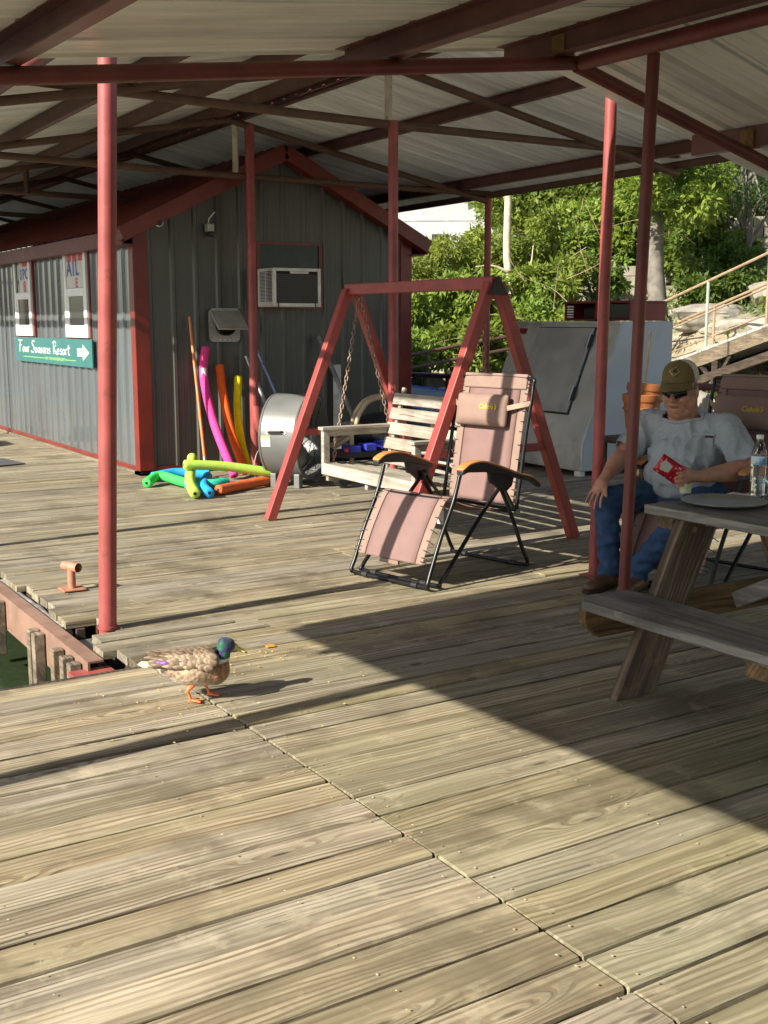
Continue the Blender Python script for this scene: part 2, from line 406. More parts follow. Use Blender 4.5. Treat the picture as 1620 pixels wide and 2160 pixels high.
for i in range(rows_near):
    y = NEAR_Y0 - i * PITCH
    plank(-2.6 + random.uniform(0, .2), 1.626, y, 'deck_left')
    cuts = [1.636 + random.uniform(0, .003)]
    x = cuts[0]
    x += random.choice([1.55, 2.15, 2.75, 3.35]) + random.uniform(-.02, .02)
    while x < 7.2: cuts.append(x); x += random.choice([2.4, 3.0, 3.6])
    cuts.append(8.3)
    for a, b in zip(cuts[:-1], cuts[1:]): plank(a, b - .004, y, 'deck')
    for jx in [-.62, -.02, .59, 1.19, 1.58, 1.68, 2.28, 2.89, 3.49, 4.1, 4.7, 5.3]:
        for dy in (-.042, .042): nail_pts.append((jx + random.uniform(-.012, .012), y + dy + random.uniform(-.01, .01)))
y = 4.38 + PITCH / 2
i = 0
while y < 22:
    left = 1.53 + random.uniform(-.03, .03)
    if 4.92 < y < 5.22: left = 1.66
    right = 8.3 if y < 10.05 else 3.66
    mat = 'deck_far'
    if y < 4.9:
        plank(left, 2.1 + random.uniform(-.2, .3), y, 'deck_old' if y < 4.55 else 'deck_far'); left = 2.1 + .34
        k = deck.children[-1]; left = k.location.x + k.scale.x + .004
        mat = 'deck'
    if y < 10.05:
        c = left + random.choice([1.9, 2.5, 3.1, 3.7]) ; c2 = c + 2.6
        for a, b in ((left, c), (c, c2), (c2, right)): 
            if b > a: plank(a, min(b, right) - .004, y, mat)
    else:
        plank(left, right, y, mat)
        if y < 14.5: plank(6.7, 8.3, y, mat)
    if y < 10:
        for jx in [1.68, 2.28, 2.89, 3.49, 4.1, 4.7]:
            for dy in (-.042, .042): nail_pts.append((jx + random.uniform(-.012, .012), y + dy + random.uniform(-.01, .01)))
    y += PITCH; i += 1
nm = MB()
for (x, yy) in nail_pts:
    if random.random() < .18: continue
    r = random.uniform(.003, .0042); nm.add([(x + r * math.cos(a), yy + r * math.sin(a), .0034) for a in (0, 1.05, 2.09, 3.14, 4.19, 5.24)] + [(x, yy, .0045)], [(0, 1, 6), (1, 2, 6), (2, 3, 6), (3, 4, 6), (4, 5, 6), (5, 0, 6)])
no = nm.build('screw_heads', plain('screw_metal', (.46, .37, .24), .5, 0, .6, 9), deck); no['kind'] = 'stuff'
# joists and rim under the planks
jm = MB()
for jx in (-2.0, -1.2, -.4, .3, 1.0, 1.58, 1.68, 2.3, 3.0, 3.7, 4.4, 5.1, 5.8, 6.5, 7.2, 7.9):
    y1 = 4.36 if jx < 1.6 else 10.0
    jm.box(jx - .02, jx + .02, .5, y1, -.2, -BT - .003)
jm.box(1.62, 1.66, 10.0, 22, -.2, -BT - .003); jm.box(2.6, 2.64, 10.0, 22, -.2, -BT - .003)
jm.build('joist_frame', M['dark_wood'], deck)['kind'] = 'stuff'
MB().box(-2.6, 1.62, 4.384, 4.42, -.24, -.012).build('rim_board', M['dark_wood'], deck)
MB().box(1.56, 1.60, 5.24, 10.5, -.22, -.045).build('rim_board', M['dark_wood'], deck)
MB().box(1.60, 1.64, 4.43, 4.9, -.2, -.045).build('rim_board', M['dark_wood'], deck)
MB().box(1.66, 1.70, 4.93, 5.24, -.2, -.045).build('rim_board', M['dark_wood'], deck)
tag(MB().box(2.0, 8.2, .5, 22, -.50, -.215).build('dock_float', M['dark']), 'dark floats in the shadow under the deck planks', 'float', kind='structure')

# steel frame at the water edge beside the deck
fr = empty('dock_edge_frame', (1.43, 5.2, -.3), label='rusty steel edge frame with stub posts standing in the water', cat='dock frame')
rs = painted_steel('weathered_frame_steel', (.25, .15, .11), .6, .6, 6)
f1 = MB(); f1.box(1.415, 1.425, 4.62, 9.5, -.2, -.03); f1.box(1.415, 1.485, 4.62, 9.5, -.03, -.022); f1.build('channel_beam', rs, fr)
for (y, z0) in ((4.72, -.62), (4.83, -.62), (4.97, -.62), (5.28, -.62), (5.36, -.62), (6.02, -.33), (6.15, -.36), (6.9, -.55)):
    bev(MB().box(1.36, 1.41, y - .028, y + .028, z0, -.045).build('stub_post', M['deck_y'], fr), .004)
bev(MB().box(1.34, 1.52, 4.5, 4.66, -.075, -.062).build('corner_plate', M['post_red'], fr), .002)
MB().box(1.52, 1.56, 4.42, 5.2, -.3, -.1).build('bearer', M['dark_wood'], fr)
bev(MB().box(1.50, 1.63, 4.93, 5.2, -.10, -.085).build('metal_bracket', M['grey_metal'], fr), .002)
lg = MB(); pts = [(1.515 + random.uniform(-.006, .006), 5.28 + .1 * i, -.075 + random.uniform(-.004, .004)) for i in range(13)]
lg.tube(pts, [.04 + random.uniform(-.004, .004) for _ in pts], 12)
tag(auto_smooth(lg.build('fender_pipe', plain('weathered_grey_pipe', (.30, .29, .27), .7, 0, .4, 14, .4, c2=(.12, .1, .08)))), 'grey weathered fender pipe lying along the deck edge', 'pipe')

# cleat
cl = empty('mooring_cleat', (1.735, 5.88, 0), label='salmon painted steel mooring cleat on the deck edge', cat='cleat')
bev(MB().box(1.675, 1.795, 5.82, 5.94, .003, .011).build('base_plate', M['cleat'], cl), .002)
auto_smooth(MB().tube([(1.735, 5.88, .01), (1.735, 5.88, .115)], .021, 16).build('stem', M['cleat'], cl))
tt = MB(); tt.tube([(1.712, 5.93, .125), (1.758, 5.83, .125)], .025, 18, cap=False); tt.tube([(1.712, 5.93, .125), (1.758, 5.83, .125)], .020, 18, cap=False)
auto_smooth(tt.build('cross_pipe', M['cleat'], cl)); MB().tube([(1.735, 5.885, .125), (1.7345, 5.886, .125)], .0199, 16).build('pipe_core', M['dark'], cl)

# ================================================================== posts
def post(base, top, r, mat, label, seg=20, coll=True):
    t = empty('roof_post', base, label=label, cat='post', group='red roof posts')
    auto_smooth(MB().tube([base, top], r, seg).build('pipe', mat, t))
    if coll:
        b = V(base); d = (V(top) - b).normalized()
        z0 = max(b.z, 0.001); q = b + d * ((z0 - b.z) / d.z)
        auto_smooth(MB().tube([q, q + d * .014], r * 1.14, seg).build('weld_collar', mat, t))
        if base[2] == 0: bev(MB().box(q.x - r * 2, q.x + r * 2, q.y - r * 2, q.y + r * 2, .003, .010).build('base_plate', mat, t), .002)
    return t
post((1.628, 5.03, -.35), (1.735, 4.985, 2.72), .041, M['post_red'], 'thick sunlit red post at the water corner of the deck')
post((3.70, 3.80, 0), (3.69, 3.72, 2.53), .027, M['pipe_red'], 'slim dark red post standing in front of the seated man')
post((4.31, 4.66, 0), (4.31, 4.64, 2.60), .031, M['post_red'], 'red post behind the arm of the seated man')
p5 = post((4.70, 9.8, 0), (4.70, 9.8, 3.17), .042, M['post_red'], 'red post in front of the shed beside the window air conditioner')
p8 = post((4.57, 7.16, 0), (4.57, 7.16, 2.82), .036, M['post_red'], 'red post behind the swing in line with its left leg')
post((7.43, 9.8, -.3), (7.43, 9.8, 2.72), .036, M['post_red'], 'far red post under the right eave by the trees')
post((1.60, 7.35, -.4), (1.60, 7.35, 2.72), .041, M['post_red'], 'red post out of frame left whose shadow crosses the deck')
post((-.72, 3.33, -.4), (-.72, 3.33, 2.0), .048, M['post_red'], 'red post of the near roof whose shadow crosses the planks by the duck')
for yy in (14.8, 17.4):
    post((3.35, yy, 0), (3.35, yy, 3.0), .04, M['post_red'], 'far red post beside the shed eave, %s' % ('nearer one' if yy < 15 else 'farther one'))
# elbow at the foot of the post by the fan
auto_smooth(MB().tube([(4.70, 9.765, .62), (4.70, 9.75, .5), (4.73, 9.72, .40), (4.81, 9.70, .30)], .048, 14).build('elbow_brace', M['post_red'], p5))

# ================================================================== roofs
def sheet_mesh(length, width, pitch=.2286, h=.019, top=.022, base=.062, minor=True):
    prof = []; y = 0.0
    n = int(round(width / pitch))
    for i in range(n):
        y0 = i * pitch
        prof += [(y0, 0), (y0 + .001, 0), (y0 + (base - top) / 2, h), (y0 + (base + top) / 2, h), (y0 + base, 0)]
        if minor:
            for q in (.38, .70):
                yy = y0 + base + (pitch - base) * q
                prof += [(yy - .008, 0), (yy - .003, .005), (yy + .003, .005), (yy + .008, 0)]
    prof += [(n * pitch, 0), (n * pitch + .03, -.0015)]
    m = MB(); m.grid([[(0, a, b) for a, b in prof], [(length, a, b) for a, b in prof]])
    return m, n * pitch

# ---- main gable roof over the shed and the swing (ridge along Y at X=4.5)
FR = empty('main_roof', (4.5, 12, 2.8), label='long gabled metal roof over the swing and the shed', cat='roof')
SL = .19; RX, RZ = 4.5, 3.33; LX, EX = 1.62, 7.62
def zr(x): return RZ - SL * abs(x - RX)
for side in (-1, 1):
    L = ((RX - LX) if side < 0 else (EX - RX)) * math.sqrt(1 + SL * SL)
    sm, wd = sheet_mesh(L, .9144); sme = sm.mesh('roof_sheet'); sme.materials.append(M['roof_galv'])
    y = 5.05
    while y < 22:
        o = bpy.data.objects.new('roof_sheet', sme); col.objects.link(o); o.parent = FR; o.matrix_parent_inverse = Matrix.Translation(-FR.location)
        ang = math.atan(SL) * (1 if side > 0 else 1)
        if side > 0: o.matrix_basis = Matrix.Translation((RX, y, RZ + .002 * random.random())) @ Matrix.Rotation(ang, 4, 'Y')
        else: o.matrix_basis = Matrix.Translation((LX, y, zr(LX) + .002 * random.random())) @ Matrix.Rotation(-ang, 4, 'Y')
        y += wd
def channel(p0, p1, h, w, t=.006, flip=1):
    """C purlin: web + two flanges, hanging below the line p0-p1 (top edge)"""
    m = MB(); p0, p1 = V(p0), V(p1); d = (p1 - p0).normalized(); a = d.cross(V((0, 0, 1))).normalized() * flip; up = V((0, 0, 1))
    m.beam(p0 - up * h / 2, p1 - up * h / 2, t, h)
    for zz in (t / 2, h - t / 2): m.beam(p0 - up * zz + a * (w / 2 + t / 2), p1 - up * zz + a * (w / 2 + t / 2), w, t)
    return m
for x, fl in ((2.6, 1), (4.36, 1), (4.64, -1), (5.62, -1), (7.1, -1), (3.5, 1), (1.75, 1)):
    channel((x, 5.1, zr(x) - .004), (x, 22, zr(x) - .004), .10, .045, flip=fl).build('purlin', M['purlin_far'], FR)
for yy in (5.15, 7.16, 9.8, 12.3, 14.8, 17.4, 20.0):
    zd = .104 + .03
    for a, b in (((LX + .05), RX), (RX, 7.43)):
        auto_smooth(MB().tube([(a, yy, zr(a) - zd), (b, yy, zr(b) - zd)], .03, 12).build('rafter', M['pipe_brown'], FR))
    zt = 2.80 if yy < 8 else 2.72
    if yy > 5.5:
        auto_smooth(MB().tube([(LX + .1, yy + .02, zt + .03), (RX, yy + .02, zt - .005), (7.47, yy + .02, zt)], .03, 12).build('tie_pipe', M['pipe_brown'], FR))
    if yy in (7.16, 9.8):
        xx = 4.56 if yy < 8 else 4.58
        auto_smooth(MB().tube([(xx, yy + .05, zt + .02), (xx, yy + .05, zr(xx) - .1)], .028, 12).build('king_post', M['white_rust'], FR))
    elif yy > 8:
        auto_smooth(MB().tube([(3.35, yy, zt), (3.35, yy, zr(3.35) - .12)], .028, 10).build('king_post', M['pipe_brown'], FR))
for x in (1.66, 7.43):
    auto_smooth(MB().tube([(x, 5.1, 2.72 if x > 5 else 2.66), (x, 22, 2.66)], .034, 14).build('eave_beam', M['pipe_brown'] if x > 5 else M['pipe_red'], FR))
# open truss frame at the far left end (seen as dark bars against the sky)
for yy in (21.0,):
    auto_smooth(MB().tube([(1.7, yy, 2.1), (4.0, yy, 2.1)], .03, 8).build('end_rail', M['pipe_brown'], FR))

# ---- near roof (its own float, turned 3.4 degrees)
NRz = Matrix.Translation((2, 4.2, 0)) @ Matrix.Rotation(R(3.4), 4, 'Z') @ Matrix.Translation((-2, -4.2, 0))
NR = empty('near_roof', (3.5, 1.5, 2.4), label='low cream metal roof overhead with maroon channel purlins', cat='roof')
def zn(a): return 2.34 + .14 * (a - 1.08) if a <= 3.60 else 2.34 + .14 * (3.60 - 1.08) - .23 * (a - 3.60)
NRX = 3.60
def nr_obj(name, mbld, mat, smooth=False):
    me = mbld.mesh(name); me.transform(NRz); o = link(name, me, mat, NR, False)
    return auto_smooth(o) if smooth else o
for side in (-1, 1):
    a0, a1 = (-.86, NRX) if side < 0 else (NRX, 7.0)
    s_ = .14 if side < 0 else -.23
    sm, wd = sheet_mesh((a1 - a0) * math.sqrt(1 + s_ * s_), .9144, pitch=.3048, h=.034, top=.03, base=.055); sme = sm.mesh('roof_sheet'); sme.materials.append(M['roof_white'])
    for j in range(7):
        y = 4.43 - (j + 1) * wd
        o = bpy.data.objects.new('roof_sheet', sme); col.objects.link(o); o.parent = NR; o.matrix_parent_inverse = Matrix.Translation(-NR.location)
        o.matrix_basis = NRz @ Matrix.Translation((a0, y, zn(a0) + .003 * (j % 2))) @ Matrix.Rotation(-math.atan(s_), 4, 'Y')
for a, fl in ((1.06, -1), (2.60, -1), (3.50, -1), (4.86, 1), (-.6, -1), (6.3, 1)):
    nr_obj('purlin', channel((a, -1.6, zn(a) - .004), (a, 4.40, zn(a) - .004), .105, .05, flip=fl), M['purlin'])
bz = .105 + .034
nr_obj('shadow_edge_strip', MB().box(-.885, -.86, -1.9, 4.43, zn(-.86) - .05, zn(-.86) + .04), M['purlin'])  # strip added out of view so the roof's cast shadow ends straight
nr_obj('rake_edge', MB().beam((-.86, 4.435, zn(-.86) + .012), (NRX, 4.435, zn(NRX) + .012), .006, .05), M['roof_white'])
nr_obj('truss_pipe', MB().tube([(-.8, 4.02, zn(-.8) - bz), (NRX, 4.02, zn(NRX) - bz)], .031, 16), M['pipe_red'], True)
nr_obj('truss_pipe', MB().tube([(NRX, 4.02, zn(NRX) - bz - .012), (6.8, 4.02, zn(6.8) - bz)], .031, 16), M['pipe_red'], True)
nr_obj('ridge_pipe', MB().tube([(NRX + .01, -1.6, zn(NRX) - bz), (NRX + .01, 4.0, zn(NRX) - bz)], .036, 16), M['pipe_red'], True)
for a in (3.52, 4.87): nr_obj('purlin_clip', MB().box(a - .03, a + .035, 3.99, 4.07, zn(a) - .11, zn(a) - .02), painted_steel('rusty_yellow_clip', (.22, .12, .03), .6, .8, 20))
nr_obj('truss_pipe', MB().tube([(-.8, -1.2, zn(-.8) - bz), (NRX, -1.2, zn(NRX) - bz)], .031, 12), M['pipe_red'], True)

# ================================================================== shed
SX0, SX1, SY0, SY1, SEZ, SRX, SRZ = 3.70, 6.66, 10.15, 20.5, 2.26, 5.18, 3.00
SH = empty('metal_shed', (5.2, 12, 0), label='grey ribbed metal shed with red trim and gabled roof', cat='shed')
def rib_wall(length_fn, x0, x1, horiz, place_fn, name, mat, pitch=.2286):
    """vertical ribs. horiz from x0 to x1; length_fn(h)->top z"""
    prof = []; n = int((x1 - x0) / pitch); h = .02
    for i in range(n + 1):
        q = x0 + i * pitch
        for dq, dz in ((0, 0), (.016, h), (.044, h), (.06, 0), (.098, 0), (.104, .0018), (.112, .0018), (.118, 0), (.158, 0), (.164, .0018), (.172, .0018), (.178, 0)):
            if q + dq <= x1: prof.append((q + dq, dz))
    prof.append((x1, 0))
    m = MB(); m.grid([[place_fn(q, d, .04) for q, d in prof], [place_fn(q, d, length_fn(q)) for q, d in prof]])
    return m.build(name, mat, SH)
gz = lambda x: SEZ + (SRZ - SEZ) * (1 - abs(x - SRX) / (SRX - SX0)) - .02
# gable wall in panels about 0.91 m wide
xs = [SX0 + .10, SX0 + .10 + 4 * .2286, SX0 + .1 + 8 * .2286, SX1 - .02]
for a, b in zip(xs[:-1], xs[1:]): rib_wall(gz, a, b, None, lambda q, d, z: (q, SY0 - d, z), 'wall_panel', M['shed_grey'])
ys = [SY0 + .06 + i * .9144 for i in range(11)] + [SY1]
for a, b in zip(ys[:-1], ys[1:]): rib_wall(lambda q: SEZ, a, min(b, SY1), None, lambda q, d, z: (SX0 - d, q, z), 'side_wall_panel', M['shed_side'])
MB().box(SX0 + .005, SX1, SY0 + .004, SY1, .05, SEZ).build('wall_core', M['dark'], SH)
# corner trims
bev(MB().box(SX0 - .03, SX0 + .115, SY0 - .034, SY0 + .085, .03, SEZ + .03).build('corner_trim', M['trim_red'], SH), .006)
bev(MB().box(SX1 - .11, SX1 + .03, SY0 - .034, SY0 + .1, .03, SEZ + .02).build('corner_trim', M['trim_red'], SH), .006)
MB().box(SX0 + .116, SX1 - .111, SY0 - .028, SY0 - .002, .03, .065).build('base_trim', M['trim_red'], SH)
MB().box(SX0 - .026, SX0, SY0 + .086, SY1, .03, .065).build('base_trim', M['trim_red'], SH)
MB().box(SX0 - .05, SX0 - .004, SY0 + .02, SY1, .0, .028).build('skid_board', M['deck_y'], SH)
MB().box(SX0 - .05, SX1, SY0 + .02, SY0 + .06, .0, .028).build('skid_board', M['dark_wood'], SH)
# roof: two slopes with ribs, rake trim and eave trim
ov = .17
for side in (-1, 1):
    x_e = (SX0 - ov) if side < 0 else (SX1 + ov)
    sl = (SRZ - SEZ) / (SRX - SX0)
    z_e = SEZ + .05 - sl * ov; z_r = SRZ + .05
    L = math.hypot(SRX - x_e, z_r - z_e)
    sm, wd = sheet_mesh(L, .9144); sme = sm.mesh('shed_roof_sheet'); sme.materials.append(M['shed_roof_red'])
    y = SY0 - .13
    while y < SY1:
        o = bpy.data.objects.new('roof_sheet', sme); col.objects.link(o); o.parent = SH; o.matrix_parent_inverse = Matrix.Translation(-SH.location)
        if side < 0: o.matrix_basis = Matrix.Translation((x_e, y, z_e)) @ Matrix.Rotation(-math.atan2(z_r - z_e, SRX - x_e), 4, 'Y')
        else: o.matrix_basis = Matrix.Translation((SRX, y, z_r)) @ Matrix.Rotation(math.atan2(z_r - z_e, x_e - SRX), 4, 'Y')
        y += wd
    # rake trim
    m = MB(); p0 = V((x_e, SY0 - .15, z_e - .055)); p1 = V((SRX, SY0 - .15, z_r - .055)); m.beam(p0, p1, .022, .135)
    p0 = V((x_e, SY0 - .075, z_e - .115)); p1 = V((SRX, SY0 - .075, z_r - .115)); m.beam(p0, p1, .128, .012)
    bev(m.build('rake_trim', M['trim_red'], SH), .004)
    xx = x_e + (.02 if side < 0 else -.02)
    e = MB(); e.box(min(xx, xx + .012), max(xx, xx + .012), SY0 - .12, SY1, z_e - .13, z_e - .005); e.box(min(xx, SX0 - .005) if side < 0 else SX1, (SX0 - .005) if side < 0 else max(xx, SX1), SY0 - .1, SY1, z_e - .14, z_e - .131)
    e.build('eave_trim', M['shed_roof_red'], SH)
MB().box(SX0 - .034, SX0 - .024, SY0 + .09, SY1, SEZ - .13, SEZ - .01).build('frieze_trim', M['trim_red'], SH)

# windows on the long side
def window(y0, y1, z0, z1):
    x = SX0 - .028
    w = link('window', MB().box(x - .004, SX0, y0 - .035, y1 + .035, z0 - .035, z1 + .035).mesh(), M['shed_roof_red'], SH)
    def sub(n, mb, mat): return link(n, mb.mesh(n), mat, w)
    f = MB(); t = .075
    f.box(x - .03, x - .004, y0, y0 + t, z0, z1); f.box(x - .03, x - .004, y1 - t, y1, z0, z1); f.box(x - .03, x - .004, y0 + t, y1 - t, z0, z0 + t); f.box(x - .03, x - .004, y0 + t, y1 - t, z1 - t, z1)
    zm = (z0 + z1) / 2 - .01
    f.box(x - .034, x - .004, y0 + t, y1 - t, zm - .04, zm + .04)
    f.box(x - .022, x - .006, y0 + t, y0 + t + .05, z0 + t, zm - .04); f.box(x - .022, x - .006, y1 - t - .05, y1 - t, z0 + t, zm - .04); f.box(x - .022, x - .006, y0 + t + .05, y1 - t - .05, z0 + t, z0 + t + .05)
    bev(sub('frame', f, M['white_plastic']), .003)
    sub('pane', MB().box(x - .012, x - .006, y0 + t + .05, y1 - t - .05, z0 + t + .05, zm - .04), M['glass_dark'])
    sub('pane', MB().box(x - .014, x - .006, y0 + t, y1 - t, zm + .04, z1 - t), M['glass_dark'])
    return w, x, zm + .04, z1 - t
for (y0, y1, kind) in ((11.41, 12.15, 'R'), (13.45, 14.16, 'L')):
    w, x, zb, zt = window(y0, y1, 1.245, 2.185)
    cy = (y0 + y1) / 2
    # paper sign taped inside the upper sash
    paper = flat('window_paper_' + kind, (.62, .60, .57), .6); red = flat('faded_red_ink_' + kind, (.55, .12, .11), .6); blue = flat('faded_blue_ink_' + kind, (.10, .15, .42), .6)
    yl = y1 - .08 - (.14 if kind == 'L' else 0.0)
    sg = link('paper_sign', MB().box(x - .0185, x - .0155, y0 + .08, yl, zb + .005, zt - .005).mesh(), paper, SH)
    def put(txt, z, size, mat, cyy, xs=1.0):
        me = text_mesh(txt, size, .0008, xs=xs, bold=.004)
        place(me, Matrix.Translation((x - .021, cyy, z)) @ Matrix.Rotation(R(-90), 4, 'Z') @ Matrix.Rotation(R(90), 4, 'X'))
        link('lettering', me, mat, sg)
    if kind == 'R':
        for i in range(3): link('ink_bar', MB().box(x - .0205, x - .019, cy - .27 + .19 * i, cy - .27 + .19 * i + .15, zt - .095, zt - .005).mesh(), red, sg)
        for ch_, dy_ in (('A', .17), ('I', .025), ('L', -.10)): put(ch_, zb + .13, .22, blue, cy + .02 + dy_, 1.15)
        put('E', zb + .01, .13, red, cy - .05, 1.2)
    else:
        link('ink_bar', MB().box(x - .0205, x - .019, y0 + .10, y0 + .33, zt - .075, zt - .005).mesh(), red, sg)
        for ch_, dy_ in (('S', .125), ('P', .0), ('O', -.135)): put(ch_, zb + .15, .17, blue, cy - .08 + dy_, 1.1)
        put('8', zb + .01, .17, red, cy - .10, 1.3)

# ---- resort sign
SG = empty('resort_sign', (3.65, 12.75, .95), label='teal resort direction sign with white script and arrow below the windows', cat='sign')
teal = flat('teal_sign_paint', (.035, .15, .145), .35); cream = flat('cream_sign_paint', (.72, .70, .52), .4); lime = flat('green_sign_paint', (.28, .55, .18), .4); wht = flat('white_sign_paint', (.8, .8, .78), .4)
bev(MB().box(3.650, 3.666, 11.32, 14.23, .945, 1.228).build('board', teal, SG), .002)
GL = {'F': ([[(0.05, 0), (.2, .98)], [(-.05, 1.02), (.3, .97), (.62, 1.03)], [(.08, .56), (.45, .6)]], .55),
 'o': ([[(.18, .45), (.04, .34), (.03, .12), (.15, 0), (.3, .1), (.32, .32), (.18, .45)]], .42),
 'u': ([[(0, .45), (.02, .12), (.12, 0), (.26, .1), (.3, .45), (.33, .02)]], .44),
 'r': ([[(.02, 0), (.02, .45)], [(.03, .3), (.12, .44), (.24, .42)]], .3),
 'S': ([[(.48, .9), (.34, 1.04), (.14, .96), (.1, .76), (.32, .5), (.4, .24), (.28, .02), (.06, .02), (-.06, .14)]], .52),
 'e': ([[(.03, .2), (.3, .27), (.24, .44), (.08, .4), (.02, .2), (.12, .01), (.34, .1)]], .42),
 'a': ([[(.3, .4), (.14, .45), (.02, .28), (.06, .04), (.2, .04), (.3, .3), (.3, .4), (.36, 0)]], .44),
 's': ([[(.26, .4), (.12, .45), (.05, .34), (.22, .18), (.2, .03), (.02, .02)]], .33),
 'n': ([[(.02, 0), (.02, .45)], [(.03, .28), (.14, .44), (.26, .36), (.28, 0)]], .42),
 'R': ([[(.05, 0), (.14, 1)], [(-.04, .9), (.2, 1.05), (.44, .92), (.4, .66), (.1, .5), (.3, .2), (.56, -.04)]], .56),
 't': ([[(.12, .8), (.1, .08), (.26, 0)], [(-.05, .52), (.32, .56)]], .34), ' ': ([], .3)}
tot = sum(GL[ch][1] for ch in 'Four Seasons Resort'); k_ = 2.03 / tot; sx = 0
for word in ('Four', ' ', 'Seasons', ' ', 'Resort'):
    lm = MB()
    for ch in word:
        st, adv = GL[ch]
        for s_ in st: lm.tube([(3.6485, 14.06 - (sx + a) * k_, 1.055 + b * .135) for a, b in s_], .0065, 5)
        sx += adv
    if lm.v: lm.build('lettering', wht, SG)
ar = MB(); ar.prism([(11.80, 1.052), (11.80, 1.135), (11.62, 1.135), (11.62, 1.175), (11.41, 1.094), (11.62, 1.01), (11.62, 1.052)], .002, Matrix(((0, 0, 1, 3.649), (1, 0, 0, 0), (0, 1, 0, 0), (0, 0, 0, 1)))); ar.build('arrow', cream, SG)
for a, b in ((11.86, 12.25), (12.97, 13.9)): MB().box(3.6475, 3.6495, a, b, 1.0, 1.007).build('rule_line', lime, SG)
me = text_mesh('ON THE WATERFRONT', .045, .0006, xs=1.5, bold=.001); place(me, Matrix.Translation((3.6485, 12.61, .988)) @ Matrix.Rotation(R(-90), 4, 'Z') @ Matrix.Rotation(R(90), 4, 'X')); link('lettering', me, lime, SG)

# ---- air conditioner, panel, vent, cameras
fr_ = empty('window_panel', (5.25, 10.12, 1.53), label='dark green window panel with red frame behind the air conditioner', cat='window panel')
MB().box(4.94, 5.58, 10.118, 10.128, 1.55, 2.14).build('panel', flat('dark_green_board', (.012, .025, .022), .3), fr_)
m = MB(); m.box(4.9, 4.94, 10.105, 10.127, 1.53, 2.165); m.box(5.58, 5.62, 10.105, 10.127, 1.53, 2.165); m.box(4.94, 5.58, 10.105, 10.127, 1.53, 1.55); m.box(4.94, 5.58, 10.105, 10.127, 2.14, 2.165); m.build('frame', M['trim_red'], fr_)
AC = empty('window_air_conditioner', (5.1, 9.8, 1.55), label='white window air conditioner jutting out of the shed gable', cat='air conditioner')
acw = plain('aged_white_enamel', (.72, .72, .69), .4, 0, .08, 10, c2=(.5, .42, .3), c2amt=(.66, .8))
x0, x1, y0, y1, z0, z1 = 4.90, 5.40, 9.74, 10.10, 1.545, 1.905
m = MB(); m.box(x0 + .02, x1 - .02, y0 + .02, y1, z0 + .012, z1 - .01); m.build('core', M['dark'], AC)
m = MB(); m.box(x0, x0 + .025, y0, y1, z0, z1); m.box(x1 - .03, x1, y0, y1, z0, z1); m.box(x0 + .025, x1 - .03, y0, y1, z1 - .03, z1); m.box(x0 + .025, x1 - .03, y0, y1, z0, z0 + .035)
m.box(x0 + .17, x0 + .37, y0, y0 + .016, z1 - .052, z1 - .03)
bev(m.build('case', acw, AC), .008)
ac_l = MB()
for i in range(22):
    zz = z0 + .05 + i * .013
    ac_l.box(x0 - .004, x0, y0 + .05, y0 + .17, zz, zz + .006); ac_l.box(x0 - .004, x0, y0 + .19, y0 + .30, zz, zz + .006)
ac_l.build('side_louvers', M['dark'], AC)
MB().box(x0 + .03, x1 - .035, y0 + .012, y0 + .018, z0 + .038, z1 - .055).build('coil', flat('coil_dark', (.05, .048, .045), .6, scale=40), AC)
for i in range(14):
    zz = z0 + .05 + i * .019; MB().box(x0 + .032, x1 - .037, y0 + .006, y0 + .0115, zz, zz + .004).build('coil_fin', flat('coil_fin_metal', (.09, .088, .084), .5) if i == 0 else bpy.data.materials['coil_fin_metal'], AC)
for xx in (x0 + .035, x1 - .07): MB().box(xx, xx + .012, y0 - .004, y0 - .001, z0 - .004, z0 + .035).build('rust_stain', painted_steel('rust_streak', (.22, .08, .03), .8, .5), AC)
VT = empty('exhaust_vent', (4.55, 10.11, 1.23), label='square galvanised exhaust vent with propped open flap on the shed', cat='vent')
m = MB(); n = 28; cx, cz, rr = 4.555, 1.375, .098
ring = [(cx + rr * math.cos(2 * math.pi * i / n), cz + rr * math.sin(2 * math.pi * i / n)) for i in range(n)]
sq = []
for i in range(n):
    c_, s_ = math.cos(2 * math.pi * i / n), math.sin(2 * math.pi * i / n); kk = .158 / max(abs(c_), abs(s_)); sq.append((cx + c_ * kk, cz + s_ * kk))
vs = [(a, 10.105, b) for a, b in ring] + [(a, 10.105, b) for a, b in sq] + [(a, 10.125, b) for a, b in sq] + [(a, 10.122, b) for a, b in ring]
fs = [(i, (i + 1) % n, n + (i + 1) % n, n + i) for i in range(n)] + [(n + i, n + (i + 1) % n, 2 * n + (i + 1) % n, 2 * n + i) for i in range(n)] + [(3 * n + i, 3 * n + (i + 1) % n, (i + 1) % n, i) for i in range(n)]
m.add(vs, fs); m.build('plate', M['galv_dull'], VT)
auto_smooth(MB().lathe([(.10, 0), (.10, .045), (.09, .045), (.09, 0)], Matrix.Translation((cx, 10.104, cz)) @ Matrix.Rotation(R(90), 4, 'X'), 28, False).build('collar', M['dark'], VT))
MB().box(cx - .1, cx + .1, 10.122, 10.126, cz - .1, cz + .1).build('opening', M['dark'], VT)
fl = MB(); Mf = Matrix.Translation((cx, 10.085, 1.505)) @ Matrix.Rotation(R(-48), 4, 'X'); fl.box(-.145, .145, -.004, .004, -.235, 0, Mf); fl.box(-.15, -.142, -.004, .02, -.235, 0, Mf); fl.box(.142, .15, -.004, .02, -.235, 0, Mf); fl.box(-.142, .142, -.004, .02, -.238, -.232, Mf)
fl.build('flap', M['galv_dull'], VT)
